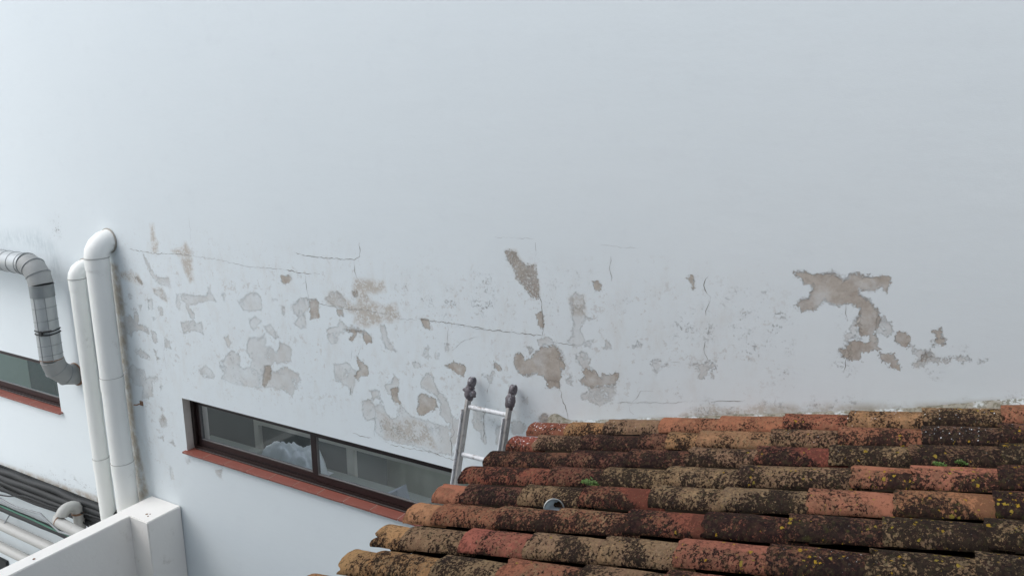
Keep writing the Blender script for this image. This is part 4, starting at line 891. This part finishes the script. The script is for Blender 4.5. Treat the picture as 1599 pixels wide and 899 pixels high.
def weed(c, r, n, label, seed):
    q = random.Random(seed); w = thing('weed', label, 'plant', c); m = MB()
    for i in range(n):
        an = q.uniform(0, 2 * PI); rr = r * math.sqrt(q.random()); p = Vector(c) + Vector((math.cos(an) * rr * 1.25, math.sin(an) * rr * .55, q.uniform(0, r * 1.0) * (1.15 - rr / r)))
        d = Vector((q.uniform(-1, 1), q.uniform(-1, 1), q.uniform(.1, .9))).normalized(); s_ = d.cross(Vector((0, 0, 1))).normalized(); l = q.uniform(.006, .012)
        m.add([p, p + d * l * .5 + s_ * l * .33, p + d * l, p + d * l * .5 - s_ * l * .33], [(0, 1, 2, 3)])
    m.build('foliage', M_leaf, w)
    st = MB()
    for i in range(7):
        an = q.uniform(0, 2 * PI); st.tube([Vector(c) - Vector((0, 0, .012)), Vector(c) + Vector((math.cos(an) * r * .8, math.sin(an) * r * .3, r * .25))], .0009, 5)
    st.build('stem', M_moss, w)
weed(tuple(roofpt(x2u(-1.315), -.905, -.002)), .034, 260, 'bright green weed cushion between tiles near the round tin', 1)
weed(tuple(roofpt(x2u(.10), -.675, -.010)), .021, 120, 'small green weed tuft beside a pale worn tile at far right of the roof', 2)
weed(tuple(roofpt(x2u(.175), -.665, -.006)), .017, 110, 'smaller green weed tuft at right of the other one on the upper roof', 3)

# the round tin lying between two courses
tc = Vector((-1.395, -1.128, -1.768)); ax = Vector((.46, -.80, .38)).normalized()
tin = thing('tin_can', 'small round silver tin lying open between two rows of roof tiles', 'tin', tc - Vector((0, 0, .04)))
u_ = ax.cross(Vector((0, 0, 1))).normalized(); v_ = ax.cross(u_)
def lathe(prof, seg=36):
    m = MB(); vs = []
    for h, r in prof:
        for j in range(seg): an = 2 * PI * j / seg; vs.append(tc + ax * h * 1.2 + (u_ * math.cos(an) + v_ * math.sin(an)) * r * 1.2)
    m.add(vs, [(i * seg + j, i * seg + (j + 1) % seg, (i + 1) * seg + (j + 1) % seg, (i + 1) * seg + j) for i in range(len(prof) - 1) for j in range(seg)], True); return m
lathe([(-.035, .001), (-.035, .034), (-.032, .037), (.004, .037), (.006, .037)]).build('tin_body', M_tin, tin)
lathe([(.004, .0375), (.007, .0405), (.011, .0405), (.0125, .038), (.010, .0355), (.004, .0355)]).build('rim', M_tin, tin)
lathe([(.004, .0355), (-.010, .034), (-.012, .026), (-.016, .024), (-.018, .001)]).build('tin_lining', M_tin_in, tin)

# ------------------------------------------------------------------ the parapet
pp = thing('parapet_wall', 'low white parapet wall with a pillar running out from the building', 'wall', (-5.93, -1.5, GROUND))
pm = MB(); pz = -3.418
pm.box(-6.02, -5.87, -6.5, -.31, GROUND, pz); pm.build('parapet', M_parapet, pp, .007, 2)
pm = MB(); pm.box(-6.0225, -5.632, -.337, -.003, GROUND, pz + .0025); pm.build('pillar', M_parapet, pp, .007, 2)

for i, (a, c, r) in enumerate(((-5.765, -.245, .011), (-5.725, -.262, .008), (-5.74, -.23, .006), (-5.93, -1.12, .010))):
    m = MB(); m.tube([(a, c, pz - .002), (a, c, pz + .0045)], r, 9, smooth=False); m.build('stain', M_rust, pp)

# ------------------------------------------------------------------ white vent pipes
VP = 'white vent pipes on the wall'
def vent_pipe(x, y, r, ztop, label, couplings):
    t = thing('vent_pipe', label, 'pipe', (x, 0, GROUND), VP)
    m = MB(); m.tube([(x, y, GROUND + .05), (x, y, ztop)], r, 40); m.build('pipe', M_pvc, t)
    br = -y * .98
    pts = [Vector((x, y, ztop - .10))] + arc((x, y + br, ztop), (0, -1, 0), (0, 0, 1), br, 5)
    pts.append(Vector((x, -.001, ztop + br)))
    m = MB(); m.tube(pts, [r + .004] * len(pts), 40, up=(1, 0, 0), smooth=True); m.build('elbow', M_pvc, t)
    for q in (ztop - .0,):
        m = MB(); m.tube([(x, y, q - .004), (x, y, q + .004)], r + .0062, 40); m.build('seam_ring', M_pvc_grey, t)
    m = MB(); m.tube([(x, -.012, ztop + br), (x, -.002, ztop + br)], r + .013, 30); m.build('wall_seal', M_mortar, t)
    for z in couplings:
        m = MB(); m.tube([(x, y, z - .06), (x, y, z + .06)], r + .0035, 40); m.tube([(x, y, z + .060), (x, y, z + .0635)], r + .0045, 40, mi=1); m.build('coupling', [M_pvc, M_pvc_grey], t)
vent_pipe(-6.205, -.130, .094, -1.20, 'thicker and taller white vent pipe, beside the stained and painted-shade strip of wall', [-2.32, -3.13])
vent_pipe(-6.60, -.088, .068, -1.43, 'thinner and shorter white vent pipe, between the grey duct and the thicker pipe', [-3.2])
b_ = MB(); b_.tube([(-6.02, -.002, -2.52), (-6.02, -.05, -2.52), (-6.045, -.06, -2.52)], .006, 8); b_.box(-6.04, -6.0, -.006, -.001, -2.54, -2.50)
tagt(b_.build('pipe_bracket', M_rust), 'small rusty bracket on the wall beside the thicker vent pipe', 'bracket')

# ------------------------------------------------------------------ grey duct
dx, dy, dr = -6.958, -.205, .096
du = thing('vent_duct', 'grey metal duct bent twice, running along the wall then into it', 'duct', (dx, 0, -2.5))
zt, zb = -1.50, -2.20
m = MB(); m.tube([(dx, dy, zb), (dx, dy, zt)], dr, 40)
m.build('duct_pipe', M_duct, du)
for z in (-1.60, -1.71, -1.83, -1.95, -2.06, -2.15):
    m = MB(); tilt = .012
    pts = [Vector((dx + math.cos(a) * (dr + .0005), dy + math.sin(a) * (dr + .0005), z + tilt * math.cos(a))) for a in [2 * PI * i / 40 for i in range(41)]]
    m.tube(pts, .0028, 6, cap=False); m.build('seam_ring', M_duct_seam, du)
m = MB()
for a in (-.4, -1.35, -2.3): m.box(dx + math.cos(a) * (dr + .001) - .003, dx + math.cos(a) * (dr + .001) + .003, dy + math.sin(a) * (dr + .001) - .002, dy + math.sin(a) * (dr + .001) + .002, zb, zt)
m.build('seam_tape', M_duct_seam, du)
# upper bend in three mitred pieces, turning along the wall
R_ = .17; cc = (dx - R_, dy, zt); hz = zt + R_
pts = arc(cc, (1, 0, 0), (0, 0, 1), R_, 4)
m = MB(); m.tube(pts, dr + .003, 40, up=(0, 1, 0), smooth=True); m.build('upper_elbow', M_duct_elbow, du)
for i in range(4):
    p = pts[i]; a = (PI / 2) * i / 3; tdir = Vector((-math.sin(a), 0, math.cos(a))); rad = Vector((math.cos(a), 0, math.sin(a)))
    ring = [p + (rad * math.cos(b) + Vector((0, 1, 0)) * math.sin(b)) * (dr + .0045) for b in [2 * PI * k / 40 for k in range(41)]]
    q = MB(); q.tube(ring, .004, 6, cap=False); q.build('seam_ring', M_duct_seam, du)
m = MB(); m.tube([(dx, dy, zt - .11), (dx, dy, zt - .002)], dr + .0035, 40); m.build('duct_collar', M_duct_seam, du)
m = MB(); m.tube([(dx - R_, dy, hz), (-10.5, dy, hz)], dr, 40); m.build('duct_run', M_duct, du)
for k in range(28):
    x = dx - R_ - .05 - k * .125
    ring = [Vector((x, dy + math.cos(b) * (dr + .001), hz + math.sin(b) * (dr + .001))) for b in [2 * PI * i / 36 for i in range(37)]]
    q = MB(); q.tube(ring, .003, 6, cap=False); q.build('seam_ring', M_duct_seam, du)
# lower bend into the wall
R2 = -dy - .0; pts = arc((dx, dy + R2, zb), (0, -1, 0), (0, 0, -1), R2, 4); pts.append(Vector((dx, -.0005, zb - R2)))
m = MB(); m.tube(pts, dr + .002, 40, up=(1, 0, 0), smooth=True); m.build('lower_elbow', M_duct_elbow, du)
for i in range(1, 3):
    a = (PI / 2) * i / 3; p = pts[i]; rad = Vector((0, -math.cos(a), -math.sin(a)))
    ring = [p + (rad * math.cos(b) + Vector((1, 0, 0)) * math.sin(b)) * (dr + .003) for b in [2 * PI * k / 40 for k in range(41)]]
    q = MB(); q.tube(ring, .0032, 6, cap=False); q.build('seam_ring', M_duct_seam, du)
m = MB(); m.tube([(dx, -.012, zb - R2), (dx, -.001, zb - R2)], dr + .014, 40); m.build('wall_flange', M_rust, du)
m = MB(); m.tube([(dx, dy, zb + .004), (dx, dy, zb + .012)], dr + .002, 40); m.build('sealant_line', M_rust, du)
m = MB()
for z in (-1.915, -1.945):
    m.tube([Vector((dx + math.cos(a) * (dr + .004), dy + math.sin(a) * (dr + .004), z + .004 * math.sin(3 * a))) for a in [2 * PI * i / 40 for i in range(41)]], .0055, 8, cap=False)
m.build('strap', M_black, du)
m = MB(); m.tube([(dx + .06, dy - .085, -1.915), (dx + .12, dy - .10, -1.895), (dx + .20, dy - .08, -1.88)], .005, 8); m.box(dx + .045, dx + .085, dy - .108, dy - .088, -1.945, -1.905); m.build('strap_end', M_black, du)

# ------------------------------------------------------------------ cables and pipes low on the wall
def run(name, label, cat, pts, r, mat, seg=12, wig=.004, group=None, sub=24, seed=0):
    q = random.Random(seed + 1); P = [Vector(p) for p in pts]; Q = []
    for a, b in zip(P, P[1:]):
        for i in range(sub): Q.append(a.lerp(b, i / sub))
    Q.append(P[-1])
    Q = [p + Vector((0, .5 * wig * mnoise.noise(p * 3 + Vector((seed * 9, 0, 0))), wig * mnoise.noise(p * 2.2 + Vector((seed * 5, 3, 0))))) for p in Q]
    m = MB(); m.tube(Q, r, seg); return tagt(m.build(name, mat), label, cat, group)
G1 = 'black insulated lines along the wall'
zs_ = [(-3.745, .034, 'topmost thick black insulated line against the wall'), (-3.815, .040, 'second thick black insulated line below the topmost one'),
       (-3.895, .036, 'third thick black insulated line, just above the thin grey cable'), (-3.962, .028, 'lowest black line of the four running together')]
for i, (z, r, lb) in enumerate(zs_):
    run('insulated_pipe', lb, 'pipe', [(-11.5, -.05 - .006 * i, z), (-8.5, -.05 - .006 * i, z), (-6.45, -.05, z + .02 + .012 * i)], r, M_black, 14, .022, G1, 30, i)
tr = MB(); tr.box(-11.5, -6.3, -.022, -.001, -4.0, -3.715)
tagt(tr.build('cable_tray', M_black), 'flat black cable tray behind the bundled black lines', 'cable tray')
run('insulated_pipe', 'thick black line by itself below the grey cable', 'pipe', [(-11.5, -.06, -4.20), (-7.3, -.06, -4.20), (-6.3, -.07, -4.27)], .034, M_black, 14, .015, G1, 30, 8)
run('cable', 'thin green cable laid along the lower black line', 'cable', [(-11.5, -.085, -4.155), (-7.3, -.09, -4.155), (-6.3, -.10, -4.225)], .009, M_cable_green, 8, .02, None, 30, 4)
run('cable', 'loose grey cable sagging between the black lines', 'cable', [(-11.5, -.11, -4.0), (-8.7, -.11, -4.01), (-8.2, -.11, -4.06), (-7.75, -.11, -4.02), (-7.45, -.11, -4.14), (-7.2, -.10, -4.12), (-6.95, -.07, -4.03)], .010, M_cable_grey, 8, .02, None, 8, 5)
for i, (za, zb_, yy, lb) in enumerate(((-3.86, -3.93, -.125, 'thin black cable draped across the bundle, higher one'), (-3.98, -3.80, -.128, 'thin black cable rising across the bundle of black lines'))):
    run('cable', lb, 'cable', [(-11.5, yy, za), (-8.6, yy, za - .03), (-8.0, yy, (za + zb_) / 2), (-6.9, yy + .02, zb_), (-6.4, yy + .03, zb_)], .0075, M_black, 8, .05, None, 10, 11 + i)
GP = 'grey pipes low on the wall'
def hpipe(z, y, r, label, clips):
    t = thing('drain_pipe', label, 'pipe', (-8, 0, z), GP)
    m = MB(); m.tube([(-11.5, y, z), (-6.03, y, z - .02)], r, 24); m.build('pipe', M_pvc_grey, t)
    for x in clips:
        m = MB(); m.tube([(x - .012, y, z), (x + .012, y, z)], r + .004, 24); m.build('clip', M_black, t)
hpipe(-4.35, -.12, .052, 'upper of two grey pipes low on the wall, held by a thin rod', [])
hpipe(-4.64, -.12, .050, 'lower of two grey pipes low on the wall, with a black clip', [-8.02])
m = MB(); m.tube([(-8.45, -.13, -4.31), (-8.52, -.002, -4.24)], .007, 8)
tagt(m.build('support_rod', M_cable_grey), 'thin metal rod holding the upper grey pipe to the wall', 'rod')
jp = thing('elbow_pipe', 'pale grey pipe with a brown sealed elbow crossing the black lines', 'pipe', (-7.06, 0, -5.0))
r = .050
m = MB(); m.tube([(-7.06, -.11, -5.2), (-7.06, -.11, -3.80)], r, 24); m.build('riser_pipe', M_pvc_grey, jp)
pts = arc((-7.06, -.185, -3.80), (0, 1, 0), (0, 0, 1), .075, 7, 0, PI / 2) + arc((-7.06, -.20, -3.80), (0, 0, 1), (0, -1, 0), .075, 7, .1, PI / 2 * .8)
m = MB(); m.tube(pts, r + .006, 24, up=(1, 0, 0)); m.build('upper_elbow', M_pvc_grey, jp)
p0 = Vector((-7.06, -.285, -3.83))
m = MB(); m.tube([p0 + Vector((-.075, .03, .02)), p0 + Vector((-.05, 0, 0)), p0 + Vector((.02, -.006, -.008)), Vector((-5.95, -.30, -3.90))], r, 24); m.build('crossing_pipe', M_pvc_grey, jp)
m = MB(); m.tube([p0 + Vector((-.03, 0, 0)), p0 + Vector((-.018, 0, -.002))], r + .003, 24); m.build('sealant_ring', M_rust, jp)
m = MB(); m.tube([(-7.06, -.11, -3.825), (-7.06, -.11, -3.805)], r + .008, 24); m.build('sealant_ring', M_rust, jp)
vb = MB(); vb.box(-9.6, -8.78, -.03, -.001, -5.35, -4.93); 
tagt(vb.build('vent_grille', M_black, None, .004), 'dark vent opening low on the wall under the grey pipes', 'vent')

# ------------------------------------------------------------------ ladder leaning on the wall
lean = .31
def lp(x, z, dy_=0): return Vector((x, -.055 - lean * (-1.70 - z) + dy_, z))
ld = thing('ladder', 'paint spattered aluminium ladder leaning on the wall behind the tiled roof', 'ladder', lp(-2.37, GROUND))
def beam(m, a, b, wx, wy, mi=0):
    a, b = Vector(a), Vector(b); d = (b - a).normalized(); X = Vector((1, 0, 0)); X = (X - d * X.dot(d)).normalized(); Yv = d.cross(X)
    vs = [p + X * sx * wx / 2 + Yv * sy * wy / 2 for p in (a, b) for sx, sy in ((-1, -1), (1, -1), (1, 1), (-1, 1))]
    m.add(vs, [(0, 1, 2, 3), (7, 6, 5, 4), (0, 4, 5, 1), (1, 5, 6, 2), (2, 6, 7, 3), (3, 7, 4, 0)], False, mi)
LX, RX = -2.517, -2.215
for x in (LX, RX):
    m = MB(); beam(m, lp(x, GROUND + .02), lp(x, -1.80), .019, .050)
    so = m.build('stile', M_ladder, ld, .002, 1)
    m = MB(); beam(m, lp(x - .0155, GROUND + .04, -.012), lp(x - .0155, -1.86, -.012), .008, .065)
    m.build('stile_flange', M_ladder_paint, ld, .002, 1)
z = -1.845
while z > GROUND + .2:
    m = MB(); beam_a = lp(LX + .0125, z); beam_b = lp(RX - .0125, z)
    m.tube([beam_a, beam_b], .0155, 14); m.build('rung', M_ladder_paint, ld); z -= .29
rk = random.Random(9)
for k, x in enumerate((LX, RX)):
    m = MB()
    def blob(c, sx, sy, sz, sd_, amp=.25):
        nu, nv = 10, 16; vs = []
        for i in range(nu + 1):
            for j in range(nv):
                a = PI * i / nu; b = 2 * PI * j / nv; d = Vector((math.sin(a) * math.cos(b), math.sin(a) * math.sin(b), math.cos(a)))
                q = 1 + amp * mnoise.noise(d * 2.2 + Vector((sd_, 0, 0))); vs.append(Vector(c) + Vector((d.x * sx, d.y * sy, d.z * sz)) * q)
        m.add(vs, [(i * nv + j, (i + 1) * nv + j, (i + 1) * nv + (j + 1) % nv, i * nv + (j + 1) % nv) for i in range(nu) for j in range(nv)], True)
    blob(lp(x, -1.768), .031, .035, .052, 3 + k, .35)
    if k == 0:
        blob(lp(x + .030, -1.765), .020, .02, .024, 6, .4); blob(lp(x - .030, -1.748), .022, .014, .011, 8, .5); blob(lp(x, -1.728), .029, .028, .022, 5, .4)
    else: blob(lp(x, -1.735), .026, .028, .034, 5, .3)
    m.build('wrapped_joint', M_plastic, ld)
    m = MB(); c = lp(x + .008, -1.694, 0)
    m.tube([c + Vector((-.016, 0, 0)), c + Vector((-.013, 0, 0)), c + Vector((.013, 0, 0)), c + Vector((.016, 0, 0))], [.027, .035, .035, .027], 24)
    m.build('wheel', M_plastic, ld)
    m = MB(); beam(m, lp(x + .006, -1.80), lp(x + .006, -1.685), .012, .022); m.build('wheel_fork', M_ladder, ld)
